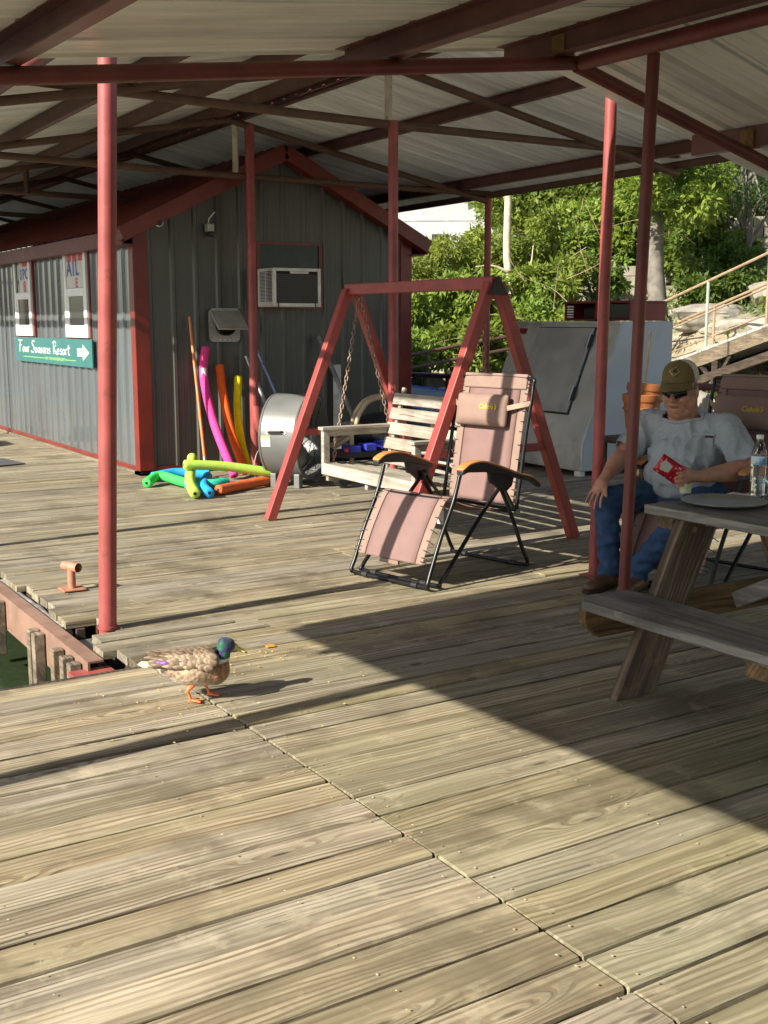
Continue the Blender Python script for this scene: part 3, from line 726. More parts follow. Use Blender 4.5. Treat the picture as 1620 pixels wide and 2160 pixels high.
for (a, b) in ((-.14, -.14), (0, -.14), (.14, -.14), (-.14, 0), (.14, 0), (-.05, -.14), (.05, -.14)): MB().tube([(cx + a, 10.106, cz + b), (cx + a, 10.1, cz + b)], .006, 8).build('screw', M['white_plastic'], VT)
def camera_unit(x, z, label, kind):
    C = empty('security_camera', (x, 10.1, z), label=label, cat='camera', group='security cameras on the shed gable')
    if kind:
        link('head', blob([('e', (x, 10.04, z), (.042, .045, .042), None)], .006, 3), M['white_plastic'], C)
        auto_smooth(MB().tube([(x - .006, 10.015, z - .006), (x - .012, 9.985, z - .012)], .024, 16).build('lens', M['black'], C))
        auto_smooth(MB().tube([(x - .02, 10.04, z + .03), (x - .085, 10.03, z + .075)], .006, 8).build('antenna', M['white_plastic'], C))
        auto_smooth(MB().tube([(x, 10.06, z + .0), (x + .01, 10.128, z + .0)], .018, 10).build('bracket', M['white_plastic'], C))
    else:
        bev(MB().box(x - .035, x + .035, 10.04, 10.12, z - .04, z + .035).build('housing', M['galv_dull'], C), .01)
        bev(MB().box(x - .028, x + .03, 10.035, 10.1, z - .085, z - .042).build('lens', M['black'], C), .012)
        auto_smooth(MB().tube([(x - .01, 10.08, z + .035), (x - .005, 10.08, z + .075), (x + .05, 10.07, z + .14)], .006, 8).build('antenna', M['white_plastic'], C))
camera_unit(3.90, 2.29, 'round white security camera near the shed corner trim', True)
camera_unit(4.41, 2.27, 'boxy grey security camera right of the round one', False)
LF = empty('side_flood_light', (3.62, 10.55, 2.1), label='small white flood light on the shed side under the eave', cat='light fixture')
auto_smooth(MB().tube([(3.67, 10.55, 2.11), (3.60, 10.55, 2.11), (3.56, 10.62, 2.11)], .014, 8).build('arm', M['white_plastic'], LF))
auto_smooth(MB().lathe([(.02, 0), (.045, .03), (.045, .07), (.02, .075)], Matrix.Translation((3.575, 10.5, 2.10)) @ Matrix.Rotation(R(-90), 4, 'Y'), 16).build('lamp_head', M['white_plastic'], LF))

# ================================================================== things by the shed wall
def foam(name, c): return plain(name, c, .75, 0, .07, 20, .25, spec=.25, bscale=220)
def smooth_curve(pts, n=14):
    """Catmull-Rom through pts"""
    P = [V(p) for p in pts]; P = [P[0] * 2 - P[1]] + P + [P[-1] * 2 - P[-2]]; out = []
    for i in range(1, len(P) - 2):
        for k in range(n):
            t = k / n; a, b, c, d = P[i - 1:i + 3]
            out.append(.5 * ((2 * b) + (c - a) * t + (2 * a - 5 * b + 4 * c - d) * t * t + (3 * b - a - 3 * c + d) * t ** 3))
    out.append(P[-2]); return out
def noodle(pts, r, mat, label, hole=True):
    t = empty('pool_noodle', pts[0], label=label, cat='pool noodle', group='foam pool noodles by the shed')
    c = smooth_curve(pts)
    d0 = (c[1] - c[0]).normalized(); d1 = (c[-1] - c[-2]).normalized()
    c = [c[0]] + [c[0] + d0 * .006] + c[1:-1] + [c[-1] - d1 * .006, c[-1]]
    m = MB(); m.tube(c, [r * .86] + [r] * (len(c) - 2) + [r * .86], 18, cap=True); auto_smooth(m.build('foam_tube', mat, t), 60)
    for p, d in ((c[0], -d0), (c[-1], d1)):
        MB().tube([p, p + d * .0015], r * .34, 12).build('hollow_end', M['dark'], t)
    return t
lime_m, blue_m, green_m = foam('lime_foam', (.42, .62, .10)), foam('blue_foam', (.02, .34, .75)), foam('green_foam', (.05, .52, .10))
pink_m, or_m, yel_m, teal_m = foam('pink_foam', (.80, .06, .28)), foam('orange_foam', (.86, .13, .02)), foam('yellow_foam', (.90, .72, .01)), foam('teal_foam', (.03, .45, .35))
pn = noodle([(4.33, 10.06, 1.17), (4.28, 10.0, .9), (4.27, 9.78, .5), (4.28, 9.36, .03)], .040, pink_m, 'tall pink pool noodle leaning on the shed wall')
MB().box(-.024, .024, -.0425, -.0395, -.045, .045, Matrix.Translation((4.286, 10.012, .93)) @ Matrix.Rotation(R(-25), 4, 'Z') @ Matrix.Rotation(R(-10), 4, 'X')).build('price_tag', flat('tag_paper', (.75, .72, .7), .5), pn)
noodle([(4.47, 10.06, 1.0), (4.46, 9.98, .75), (4.45, 9.78, .38), (4.46, 9.5, .03)], .040, or_m, 'orange pool noodle leaning on the shed wall beside the pink one')
noodle([(4.66, 10.06, .89), (4.61, 9.98, .62), (4.56, 9.82, .33), (4.52, 9.56, .03)], .038, yel_m, 'yellow pool noodle leaning on the shed wall')
noodle([(3.62, 8.92, .225), (3.95, 8.88, .195), (4.38, 8.80, .12)], .041, lime_m, 'lime pool noodle lying across the others toward the fan')
noodle([(3.52, 8.46, .046), (3.62, 8.8, .10), (3.82, 9.22, .245)], .044, lime_m, 'short lime pool noodle pointing at the camera, end open')
noodle([(3.64, 8.45, .044), (3.72, 8.75, .055), (3.95, 9.2, .07)], .042, blue_m, 'blue pool noodle pointing at the camera, end open')
noodle([(3.60, 9.62, .045), (3.85, 9.66, .06), (4.1, 9.5, .045)], .042, blue_m, 'blue pool noodle lying behind the lime pile')
noodle([(3.42, 9.28, .042), (3.6, 9.42, .075), (3.72, 9.05, .045), (3.95, 8.95, .05)], .042, green_m, 'bent green pool noodle on the deck by the shed corner')
noodle([(3.66, 9.0, .045), (3.84, 8.86, .05), (4.0, 8.9, .05)], .045, teal_m, 'teal pool noodle half hidden under the blue one')
noodle([(3.76, 8.55, .045), (4.05, 8.70, .045), (4.37, 8.83, .05)], .042, plain('burnt_orange_foam', (.62, .12, .03), .75, 0, .1, 20, .25), 'dark orange pool noodle lying on the deck by the fan')
def pole(a, b, r, mat, label, tip=None):
    t = empty('leaning_pole', b, label=label, cat='pole', group='poles leaning on the shed')
    auto_smooth(MB().tube([a, b], r, 12).build('shaft', mat, t))
    if tip: auto_smooth(MB().tube([V(b).lerp(V(a), .0), V(b).lerp(V(a), .09)], r * 1.25, 12).build('ferrule', tip, t))
    return t
pole((4.19, 10.09, 1.45), (4.12, 9.63, .06), .014, plain('copper_orange_handle', (.62, .2, .06), .35, 0, .1, 9), 'thin copper orange handle leaning left of the pink noodle', M['grey_metal'])
pole((4.76, 10.06, 1.36), (5.12, 9.55, .05), .012, plain('blue_steel_handle', (.22, .3, .5), .3, .6, .3, 5), 'long bluish metal pole behind the drum fan', None)
pole((4.74, 10.05, 1.08), (4.98, 9.6, .05), .019, M['grey_metal'], 'shorter bright metal pole behind the drum fan', None)
pole((5.55, 10.07, 1.26), (5.70, 9.5, .3), .022, plain('dull_wood_handle', (.2, .19, .17), .6, 0, .3, 7), 'grey wooden handle leaning right of the fan', None)
bev(tag(MB().box(5.72, 5.80, 10.06, 10.09, .05, .98).build('white_pvc_strip', plain('white_pvc', (.6, .6, .58), .4)), 'white plastic strip leaning on the shed behind the swing', 'strip'), .004)

# dark rubber step and a thin flat dark sheet beside the long wall
rub = plain('dark_grey_rubber', (.07, .072, .075), .7, 0, .2, 8, .3)
bev(tag(MB().prism([(0, 0), (.75, 0), (.62, .13), (.16, .13)], .42, Matrix.Translation((2.98, 13.3, .004)) @ Matrix.Rotation(R(90), 4, 'Z') @ Matrix.Rotation(R(90), 4, 'X')).build('rubber_step', rub), 'dark grey rubber step by the long side of the shed', 'step'), .012)
bev(tag(MB().prism([(2.35, 11.35), (2.98, 11.5), (2.9, 12.05), (2.3, 12.0)], .008, Matrix.Translation((0, 0, .009))).build('dark_flat_sheet', rub), 'thin flat dark grey sheet on the deck at the left picture edge', 'mat'), .002)
# ---- drum fan
FN = empty('drum_fan', (4.62, 8.75, 0), label='big round grey drum fan on feet in front of the shed', cat='fan')
fc = V((4.60, 8.80, .425)); fa = V((.62, -.785, 0)).normalized()     # axis, front grille faces the swing side
Rf = Matrix.Translation(fc) @ fa.to_track_quat('Z', 'Y').to_matrix().to_4x4()
RD, LD = .365, .34
auto_smooth(MB().lathe([(RD - .03, -LD / 2), (RD, -LD / 2 - .004), (RD + .006, -LD / 2 + .012), (RD, -LD / 2 + .02), (RD, LD / 2 - .02), (RD + .006, LD / 2 - .012), (RD, LD / 2 + .004), (RD - .02, LD / 2), (RD - .012, LD / 2 - .02), (RD - .012, -LD / 2 + .02), (RD - .03, -LD / 2)], Rf, 56, False).build('drum', M['fan_grey'], FN), 30)
for zz, nm in ((LD / 2 + .004, 'front_grille'), (-LD / 2 - .004, 'rear_grille')):
    g = MB()
    for i in range(13):
        rr = .05 + i * .027; g.tube([Rf @ V((rr * math.cos(a), rr * math.sin(a), zz)) for a in [2 * math.pi * k / 32 for k in range(32)]], .0018, 5, closed=True)
    for i in range(8):
        a = math.pi * i / 4 + .2; g.tube([Rf @ V((.04 * math.cos(a), .04 * math.sin(a), zz)), Rf @ V((RD * math.cos(a), RD * math.sin(a), zz))], .003, 5)
    g.build(nm, M['frame_black'], FN)
auto_smooth(MB().lathe([(.0, .012), (.05, .012), (.055, 0)], Rf @ Matrix.Translation((0, 0, LD / 2)), 24, False).build('badge', M['grey_metal'], FN))
for i in range(4):
    a0 = math.pi / 2 * i + .4; b = MB(); rows = []
    for j in range(6):
        rr = .06 + .29 * j / 5; wdt = .28 + .25 * j / 5
        rows.append([Rf @ V((rr * math.cos(a0 + s), rr * math.sin(a0 + s), .05 * s / wdt)) for s in (-wdt, -wdt / 2, 0, wdt / 2, wdt)])
    b.grid(rows); o = b.build('blade', plain('fan_blade_metal', (.4, .38, .33), .4, .6) if i == 0 else bpy.data.materials['fan_blade_metal'], FN, True); o.modifiers.new('s', 'SOLIDIFY').thickness = .004
auto_smooth(MB().lathe([(.0, -.14), (.07, -.14), (.075, -.1), (.075, .0), (.05, .03), (0, .03)], Rf, 20, False).build('motor', M['dark'], FN))
for (a, b) in ((-.10, -.2), (-.10, .2), (.12, -.2), (.12, .2)):
    p = Rf @ V((0, 0, a)); side = fa.cross(V((0, 0, 1))).normalized(); q = p + side * b
    m = MB(); m.beam((q.x, q.y, .0), (q.x, q.y, .12), .075, .05, up=fa); bev(m.build('foot', M['fan_grey'], FN), .004)
hp = Rf @ V((0, 0, -.02))
s2 = -fa.cross(V((0, 0, 1))).normalized()     # towards camera-left
def on_drum(ang, along, rr=RD):
    return Rf @ V((0, 0, 0)) + (s2 * math.cos(ang) + V((0, 0, 1)) * math.sin(ang)) * rr + fa * along
side_out = None
# label and handle on the drum side that faces the camera
cd = (V((0, 0, 1.4)) - fc); cd -= fa * cd.dot(fa); cd.normalize(); ca = math.atan2(cd.z, cd.dot(s2))
lb = MB(); lb.grid([[on_drum(ca - da, al, RD + .0035) for al in (-.145, -.10, -.06)] for da in (-.02, -.1, -.2, -.27)]); lb.build('warning_label', flat('label_paper', (.78, .76, .7), .5), FN, True)
lb = MB(); lb.grid([[on_drum(ca - da, al, RD + .0045) for al in (-.145, -.10, -.06)] for da in (-.02, -.05, -.075)]); lb.build('label_band', flat('label_orange', (.75, .4, .15), .5), FN, True)
h = MB(); h.tube([on_drum(ca - .06, -.08, RD + .003), on_drum(ca - .065, -.07, RD + .03), on_drum(ca - .075, .05, RD + .03), on_drum(ca - .08, .06, RD + .003)], .009, 8); auto_smooth(h.build('handle', M['black'], FN))
for al in (-.085, .065): MB().tube([on_drum(ca - .07, al, RD), on_drum(ca - .07, al, RD + .006)], .02, 12).build('handle_plate', M['white_plastic'], FN)
for sgn in (-1, 1):
    p = fc + fa * .24 + s2 * .12 * sgn; pass
cord = MB(); cord.tube(smooth_curve([(4.45, 9.1, .35), (4.42, 9.2, .22), (4.36, 9.12, .08), (4.5, 9.3, .01), (4.7, 9.4, .01)]), .006, 6); tag(cord.build('power_cord', flat('grey_cord', (.3, .29, .27), .5)), 'loose grey power cord behind the drum fan', 'cord')

# ---- covered grill cart behind the swing (tan tube frame, blue strap, black wheels)
GC = empty('utility_cart', (5.55, 8.9, 0), label='black covered cart with tan tube handle behind the swing bench', cat='cart')
tan_m = plain('tan_tube_paint', (.46, .36, .24), .5)
link('cover', blob([('e', (5.6, 8.9, .42), (.42, .30, .17), None), ('e', (5.75, 8.8, .36), (.38, .3, .17), None), ('e', (5.35, 8.95, .40), (.22, .25, .13), None)], .03, 3), plain('black_vinyl_cover', (.018, .018, .02), .45, 0, .3, 6, .5, bscale=12), GC)
for dy in (0, .5):
    auto_smooth(MB().tube(smooth_curve([(4.95 + dy * .1, 8.75 + dy * .3, .30), (5.12 + dy * .1, 8.7 + dy * .3, .42), (5.2 + dy * .1, 8.68 + dy * .3, .62), (5.34 + dy * .1, 8.66 + dy * .3, .73), (5.7, 8.6 + dy * .3, .74), (5.95, 8.5 + dy * .3, .62)]), .02, 10).build('tube_handle', tan_m, GC))
MB().tube([(5.12, 8.7, .05), (5.12, 8.7, .42)], .02, 10).build('leg', tan_m, GC); MB().tube([(5.85, 8.5, .02), (5.85, 8.5, .5)], .02, 10).build('leg', tan_m, GC)
for (x, y) in ((4.86, 8.42), (5.0, 9.1)): auto_smooth(MB().lathe([(.06, -.03), (.105, -.035), (.115, 0), (.105, .035), (.06, .03)], Matrix.Translation((x, y, .116)) @ Matrix.Rotation(R(90), 4, 'X') @ Matrix.Rotation(R(20), 4, 'Y'), 24).build('wheel', M['black'], GC))
bl = plain('blue_strap', (.03, .04, .42), .5, 0, .2, 6)
for i in range(4): bev(MB().box(5.02 + i * .16, 5.13 + i * .16, 8.55, 8.7, .27 + .01 * i, .33 + .012 * i).build('blue_crate_side', bl, GC), .008)
bev(MB().box(5.0, 5.66, 8.6, 8.85, .22, .28).build('shelf', M['black'], GC), .01)
auto_smooth(MB().lathe([(0, -.02), (.02, -.01), (.02, .01), (0, .02)], Matrix.Translation((4.98, 8.55, .30)), 12).build('red_cap', flat('red_plastic', (.6, .03, .02), .4), GC))

# ---- blue boat beyond the shed corner
BT_ = empty('blue_boat', (7.9, 12.6, -.3), label='blue boat hull moored beyond the shed corner', cat='boat')
rows = []
for t in [i / 12 for i in range(13)]:
    w = .85 * math.sin(min(1, (1 - t) * 1.6 + .05) * math.pi / 2); yy = 11.4 + 3.8 * t; z0 = .36 + .22 * t
    rows.append([(8.5 - w, yy, z0), (8.5 - w * .93, yy, z0 - .1), (8.5 - w * .6, yy, -.35), (8.5, yy, -.5), (8.5 + w * .6, yy, -.35), (8.5 + w * .93, yy, z0 - .1), (8.5 + w, yy, z0)])
MB().grid(rows).build('hull', plain('boat_blue', (.05, .12, .3), .3), BT_, True).modifiers.new('s', 'SOLIDIFY').thickness = .03
MB().grid([[(p[0][0] + .03, p[0][1], p[0][2] - .03), (p[6][0] - .03, p[6][1], p[6][2] - .03)] for p in rows]).build('deck_cover', plain('boat_cover', (.16, .17, .19), .6), BT_)
auto_smooth(MB().tube([p[0] for p in rows], .03, 8).build('gunwale', plain('gunwale_blue', (.12, .24, .48), .35), BT_))

# ================================================================== porch swing
SW = empty('swing_stand', (4.28, 6.42, 0), label='red steel A-frame swing stand', cat='swing frame')
A1, A2 = V((4.275, 7.26, 1.635)), V((4.29, 5.59, 1.635))
def sqbar(name, p0, p1, w=.068, up=(0, 1, 0)): return bev(MB().beam(p0, p1, w, w, up=up).build(name, M['swing_red'], SW), .006)
for A, yy in ((A1, 7.26), (A2, 5.59)):
    for sx_ in (-1, 1):
        sqbar('leg', (A.x + sx_ * .69, yy, 0), (A.x + sx_ * .03, yy, 1.63))
    sqbar('side_brace', (A.x - .43, yy, .62), (A.x + .43, yy, .62), .05)
m = MB(); m.beam((4.275, 7.29, 1.635), (4.29, 5.56, 1.635), .085, .075); bev(m.build('top_beam', M['swing_red'], SW), .006)
bev(MB().prism([(-.075, -.06), (.075, -.06), (0, .055)], .012, Matrix.Translation((4.29, 5.548, 1.625)) @ Matrix.Rotation(R(90), 4, 'X')).build('end_cap', M['black'], SW), .003)
# bench
SB = empty('swing_bench', (4.15, 6.4, .4), label='bleached wooden swing bench hanging on chains', cat='swing bench')
BY0, BY1 = 5.82, 6.98
def wbox(n, b, mat='swing_wood', par=SB, w=.004): return bev(MB().box(*b).build(n, M[mat], par), w)
for i in range(5):
    x = 3.885 + i * .096; wbox('seat_slat', (x, x + .088, BY0, BY1, .40 - i * .012, .42 - i * .012))
wbox('front_rail', (3.862, 3.883, BY0, BY1, .345, .425))
for yy in (BY0 + .02, (BY0 + BY1) / 2, BY1 - .05): wbox('seat_support', (3.885, 4.36, yy, yy + .035, .30, .35), 'swing_wood_x')
for i in range(5):
    z = .40 + i * .104; x = 4.345 + i * .028
    Mx = Matrix.Translation((x, 0, z)) @ Matrix.Rotation(R(15), 4, 'Y'); m = MB(); m.box(-.01, .01, BY0, BY1, 0, .084, Mx); bev(m.build('back_slat', M['swing_wood'], SB), .004)
for yy in (BY0 + .05, BY1 - .085):
    m = MB(); m.box(.012, .034, yy, yy + .035, -.06, .56, Matrix.Translation((4.345, 0, .40)) @ Matrix.Rotation(R(15), 4, 'Y')); bev(m.build('back_stile', M['swing_wood'], SB), .003)
for yy in (BY0 - .03, BY1 - .04):
    wbox('arm', (3.85, 4.42, yy, yy + .07, .655, .678), 'swing_wood_x'); wbox('arm_post', (3.865, 3.915, yy + .015, yy + .055, .345, .654)); wbox('arm_rail', (3.916, 4.40, yy + .02, yy + .05, .612, .654), 'swing_wood_x')
def chain(p0, p1, link_l=.044):
    p0, p1 = V(p0), V(p1); d = (p1 - p0); n = int(d.length / (link_l * .78)); d.normalize(); a = d.orthogonal().normalized(); b = d.cross(a)
    m = MB()
    for i in range(n):
        c = p0 + d * (i + .5) * link_l * .78; u = a if i % 2 else b; h = link_l / 2 - .008
        pts = [c + d * (h + .008 * math.cos(t)) * 1 + u * .010 * math.sin(t) for t in (-1.57, -.8, 0, .8, 1.57)] + [c - d * (h + .008 * math.cos(t)) - u * .010 * math.sin(t) for t in (-1.57, -.8, 0, .8, 1.57)]
        m.tube(pts, .0036, 5, closed=True)
    return m
for yb, yt in ((BY1 - .0, 7.16), (BY0 - .005, 5.70)):
    o = chain((3.95, yb, .40), (4.28, yt, 1.58)).build('chain', M['chain'], SB, True); o['kind'] = 'stuff'
    o = chain((4.42, yb, .68), (4.29, yt, 1.58)).build('chain', M['chain'], SB, True); o['kind'] = 'stuff'
    o = chain((4.42, yb, .68), (4.37, yb, .36)).build('chain', M['chain'], SB, True); o['kind'] = 'stuff'

# ================================================================== zero-gravity chairs (local x = towards the back, y = sitter's right)
fab = plain('mauve_chair_mesh', (.205, .125, .116), .85, 0, .06, 14, .25, world=False, bscale=420); fab2 = plain('tan_chair_band', (.245, .165, .135), .8, 0, .06, 14, .2, world=False, bscale=300)
arm_w = plain('wood_grain_armrest', (.50, .22, .07), .4, 0, .25, 12, world=False); piping = plain('dark_piping', (.09, .045, .04), .7); pillow_m = plain('tan_pillow_fabric', (.25, .165, .135), .8, 0, .05, 9, .4, world=False, bscale=90)
logo_y = flat('yellow_embroidery', (.75, .52, .05), .6); strap_m = plain('tan_strap', (.34, .235, .185), .8)
def lounge_chair(loc, rz, label):
    t = empty('lounge_chair', loc, rz, label, 'lounge chair', 'folding recliner chairs on the deck')
    def P(n, mb, mat, sm=True, par=None):
        o = mb.build(n, mat, par or t, False, False); return auto_smooth(o) if sm else o
    W = .278; r = .0115
    def U(pts2, w=W):  # mirrored U tube from side profile pts (x,z), last point is the crossbar
        a = [V((x, w, z)) for x, z in pts2]; b = [V((x, -w, z)) for x, z in reversed(pts2)]
        a[-1] = a[-1] + V((0, -.05, 0)); b[0] = b[0] + V((0, .05, 0))
        return smooth_curve(a + b, 8)
    P('leg_tube', MB().tube(U([(.245, .60), (.19, .45), (.09, .26), (.015, .09), (-.012, .03), (.0, .0145)], .288), r, 10), M['frame_black'])
    P('leg_tube', MB().tube(U([(.60, .53), (.42, .37), (.2, .15), (.085, .035), (.07, .0145)], .30), r, 10), M['frame_black'])
    P('leg_tube', MB().tube(U([(.555, .53), (.66, .36), (.78, .13), (.835, .035), (.83, .0145)], .29), r, 10), M['frame_black'])
    P('back_frame', MB().tube(U([(.735, .33), (.765, .5), (.82, .8), (.87, 1.03), (.882, 1.082)], W), r, 10), M['frame_black'])
    P('seat_frame', MB().tube(U([(.74, .345), (.5, .40), (.25, .455), (.2, .455)], W), r * .9, 10), M['frame_black'])
    P('seat_bar', MB().tube([(.735, -W, .335), (.735, W, .335)], r, 10), M['frame_black'])
    for s in (-1, 1):
        for xx, zz in ((0.0, .0145), (.07, .0145), (.83, .0145)):
            P('foot_cap', MB().tube([(xx, s * .17, zz), (xx, s * .21, zz)], r * 1.35, 10), M['black'])
    # fabric: profile points along the sling
    def sling(name, prof, mat, y0, y1, dz=0.0, sag=0.0, th=.003):
        c = smooth_curve([(x, 0, z) for x, z in prof], 6); rows = []
        for i, p in enumerate(c):
            tq = i / (len(c) - 1); rows.append([(p.x, y0 + (y1 - y0) * j / 6, p.z + dz - sag * math.sin(math.pi * tq) * (1 - ((y0 + (y1 - y0) * j / 6) / .22) ** 2)) for j in range(7)])
        o = MB().grid(rows).build(name, mat, t, True, False); sm = o.modifiers.new('s', 'SOLIDIFY'); sm.thickness = th; sm.offset = 0
        return o, c
    foot = [(.215, .470), (.165, .435), (.08, .30), (.022, .185), (.0, .13)]
    seat = [(.225, .468), (.4, .405), (.6, .36), (.72, .352)]
    back = [(.745, .37), (.775, .52), (.825, .8), (.868, 1.0), (.889, 1.094)]
    for nm, pf, sg in (('footrest', foot, 0), ('seat', seat, .03), ('backrest', back, 0)):
        sling(nm + '_sling', pf, fab, -.19, .19, sag=sg)
        for s in (-1, 1):
            sling(nm + '_band', pf, fab2, min(s * .19, s * .245), max(s * .19, s * .245), .0015, sag=sg * .3)
            c = smooth_curve([(x, s * .1905, z + .003) for x, z in pf], 6); P('piping', MB().tube([p + V((-.004, 0, 0)) for p in c], .0022, 5), piping)
    tb_ = MB(); Mt = Matrix.Translation((.881, 0, 1.07)) @ Matrix.Rotation(R(11), 4, 'Y'); tb_.box(-.012, .014, -.235, .235, -.055, .034, Mt); bev(P('head_hem', tb_, fab2, False), .008)
    MB_ = MB().box(-.008, .006, -.07, .07, .108, .128); P('pull_tab', MB_, fab2, False)
    lace = MB()
    for pf, n, z_out in ((foot, 9, .0), (back, 15, .0)):
        c = smooth_curve([(x, 0, z) for x, z in pf], 30)
        for s in (-1, 1):
            for i in range(n):
                p = c[int((i + .5) / n * (len(c) - 1) * .97)]; p2 = c[min(len(c) - 1, int((i + .85) / n * (len(c) - 1) * .97))]
                q = V((p2.x - (.012 if pf is foot else 0.0) * 0, s * .262, p2.z))
                lace.tube([(p.x - .003, s * .225, p.z), (p.x - .008, s * .245, p.z), (q.x, s * .283, q.z)], .0026, 5)
    o = P('lacing_cord', lace, M['black']); o['kind'] = 'stuff'
    # armrests
    prof_top = smooth_curve([(.205, 0, .625), (.27, 0, .652), (.38, 0, .655), (.52, 0, .618), (.68, 0, .565), (.80, 0, .535), (.885, 0, .492)], 5)
    for s in (-1, 1):
        y = s * .318; rows_t = []; m1 = MB(); m2 = MB()
        n = len(prof_top)
        for i, p in enumerate(prof_top):
            tq = i / (n - 1); wv = .03 * (1 - .35 * tq) * (.75 if i == 0 else 1)
            rows_t.append((p, wv, .028 + .028 * math.sin(min(1, tq * 1.6) * math.pi) ** 2))
        def strip(mb, top, bot, wk):
            b = len(mb.v)
            for p, wv, d in rows_t:
                for (yy, zz) in ((-wv * wk, top), (wv * wk, top), (wv * wk, bot if bot is not None else -d), (-wv * wk, bot if bot is not None else -d)): mb.v.append((p.x, y + yy, p.z + zz))
            for i in range(n - 1):
                for q in range(4): mb.f.append((b + i * 4 + q, b + i * 4 + (q + 1) % 4, b + (i + 1) * 4 + (q + 1) % 4, b + (i + 1) * 4 + q))
            mb.f.append((b + 3, b + 2, b + 1, b)); e = b + (n - 1) * 4; mb.f.append((e, e + 1, e + 2, e + 3))
        strip(m1, .008, -.004, 1.0); strip(m2, -.0045, None, .92)
        bev(P('armrest_top', m1, arm_w), .004); bev(P('armrest', m2, M['black']), .004)
        m3 = MB(); m3.prism([(.44, .60), (.66, .56), (.64, .50), (.60, .475), (.55, .475), (.49, .52), (.46, .53)], .024, Matrix.Translation((0, y - s * .004, 0)) @ Matrix.Rotation(R(90), 4, 'X')); bev(P('lock_bracket', m3, M['black'], False), .004)
        m4 = MB(); m4.beam((.60, s * .285, .50), (.735, s * .275, .335), .012, .02, up=(0, 1, 0)); P('link_bar', m4, M['black'], False)
        P('pivot_bolt', MB().tube([(.735, s * .25, .338), (.735, s * .30, .338)], .014, 12), M['grey_metal'])
    # head pillow
    Mp = Matrix.Translation((.788, .04, .80)) @ Matrix.Rotation(R(9), 4, 'Y'); ny, nz = 12, 8; rows_p = []
    pmb = MB()
    for sgn in (-1, 1):
        pmb.grid([[Mp @ V((sgn * (.012 + .034 * (1 - abs(2 * i / ny - 1) ** 5) * (1 - abs(2 * j / nz - 1) ** 4) + .003 * noise.noise(V((i * .6, j * .7, sgn)))), -.19 + .38 * i / ny, .19 * j / nz)) for i in range(ny + 1)][::sgn] for j in range(nz + 1)])
    rim = [(i, 0) for i in range(ny)] + [(ny, j) for j in range(nz)] + [(i, nz) for i in range(ny, 0, -1)] + [(0, j) for j in range(nz, 0, -1)]
    n1 = (ny + 1) * (nz + 1)
    def vi(sgn, i, j): return (0 if sgn < 0 else n1) + j * (ny + 1) + ((ny - i) if sgn < 0 else i)
    for q in range(len(rim)):
        (i0, j0), (i1, j1) = rim[q], rim[(q + 1) % len(rim)]; pmb.f.append((vi(-1, i0, j0), vi(-1, i1, j1), vi(1, i1, j1), vi(1, i0, j0)))
    pl_ = pmb.build('head_pillow', pillow_m, t, True, False); ss = pl_.modifiers.new('sub', 'SUBSURF'); ss.levels = 1; ss.render_levels = 1
    me = text_mesh("Cabela's", .040, .0012, shear=.35, bold=.0004)
    place(me, Mp @ Matrix.Translation((-.0465, -.075, .10)) @ Matrix.Rotation(R(-90), 4, 'Z') @ Matrix.Rotation(R(90), 4, 'X'))
    o = link('logo', me, logo_y, pl_, False, False)
    for s in (-1, 1):
        m = MB(); m.beam((.80, .04 + s * .18, .91), (.842, s * .285, .945), .004, .028, up=(0, 0, 1)); P('pillow_strap', m, strap_m, False)
    P('care_tag', MB().box(.62, .622, .17, .23, .22, .31), flat('tag_white', (.55, .5, .45), .6) if 'tag_white' not in bpy.data.materials else bpy.data.materials['tag_white'], False)
    return t
ch = lounge_chair((3.249, 5.122, .004), math.atan2(.22, .975), 'empty pink folding recliner chair standing in the sun beside the swing')
ch2 = copy_tree(ch); ch2.location = (4.36, 4.20, .004); ch2.rotation_euler = (0, 0, R(10)); ch2['label'] = 'shaded folding recliner chair the man is sitting in'

# ================================================================== picnic table
PT = empty('picnic_table', (3.54, 2.2, 0), label='weathered grey picnic table with attached benches', cat='picnic table')
def tplank(n, x0, x1, y0, y1, z1, th=.036, clip=0.0, mat='grey_wood_y'):
    poly = [(x0, y0), (x1, y0), (x1, y1 - clip * .6), (x1 - clip, y1), (x0 + (clip if n == 'bench_plank' and clip < 0 else 0), y1), (x0, y1)] if False else None
    m = MB()
    pts = [(x0, y0), (x1, y0), (x1, y1), (x0, y1)]
    if clip > 0: pts = [(x0, y0), (x1, y0), (x1, y1), (x0 + clip, y1), (x0, y1 - clip)]
    if clip < 0: pts = [(x0, y0), (x1, y0), (x1, y1 + clip), (x1 + clip, y1), (x0, y1)]
    m.prism(pts, th, Matrix.Translation((0, 0, z1 - th / 2)))
    return bev(m.build(n, M[mat], PT), .005)
for i in range(5): tplank('table_plank', 3.19 + i * .1445, 3.19 + i * .1445 + .14, 1.1 + random.uniform(-.01, .01), 3.18 + random.uniform(-.006, .006), .70 + random.uniform(-.002, .002))
tplank('bench_plank', 2.76, 2.897, 1.1, 3.10, .40, clip=.055); tplank('bench_plank', 2.901, 3.04, 1.1, 3.10, .398, clip=-.03)
tplank('bench_plank', 4.06, 4.197, 1.1, 3.10, .40); tplank('bench_plank', 4.201, 4.34, 1.1, 3.10, .398)
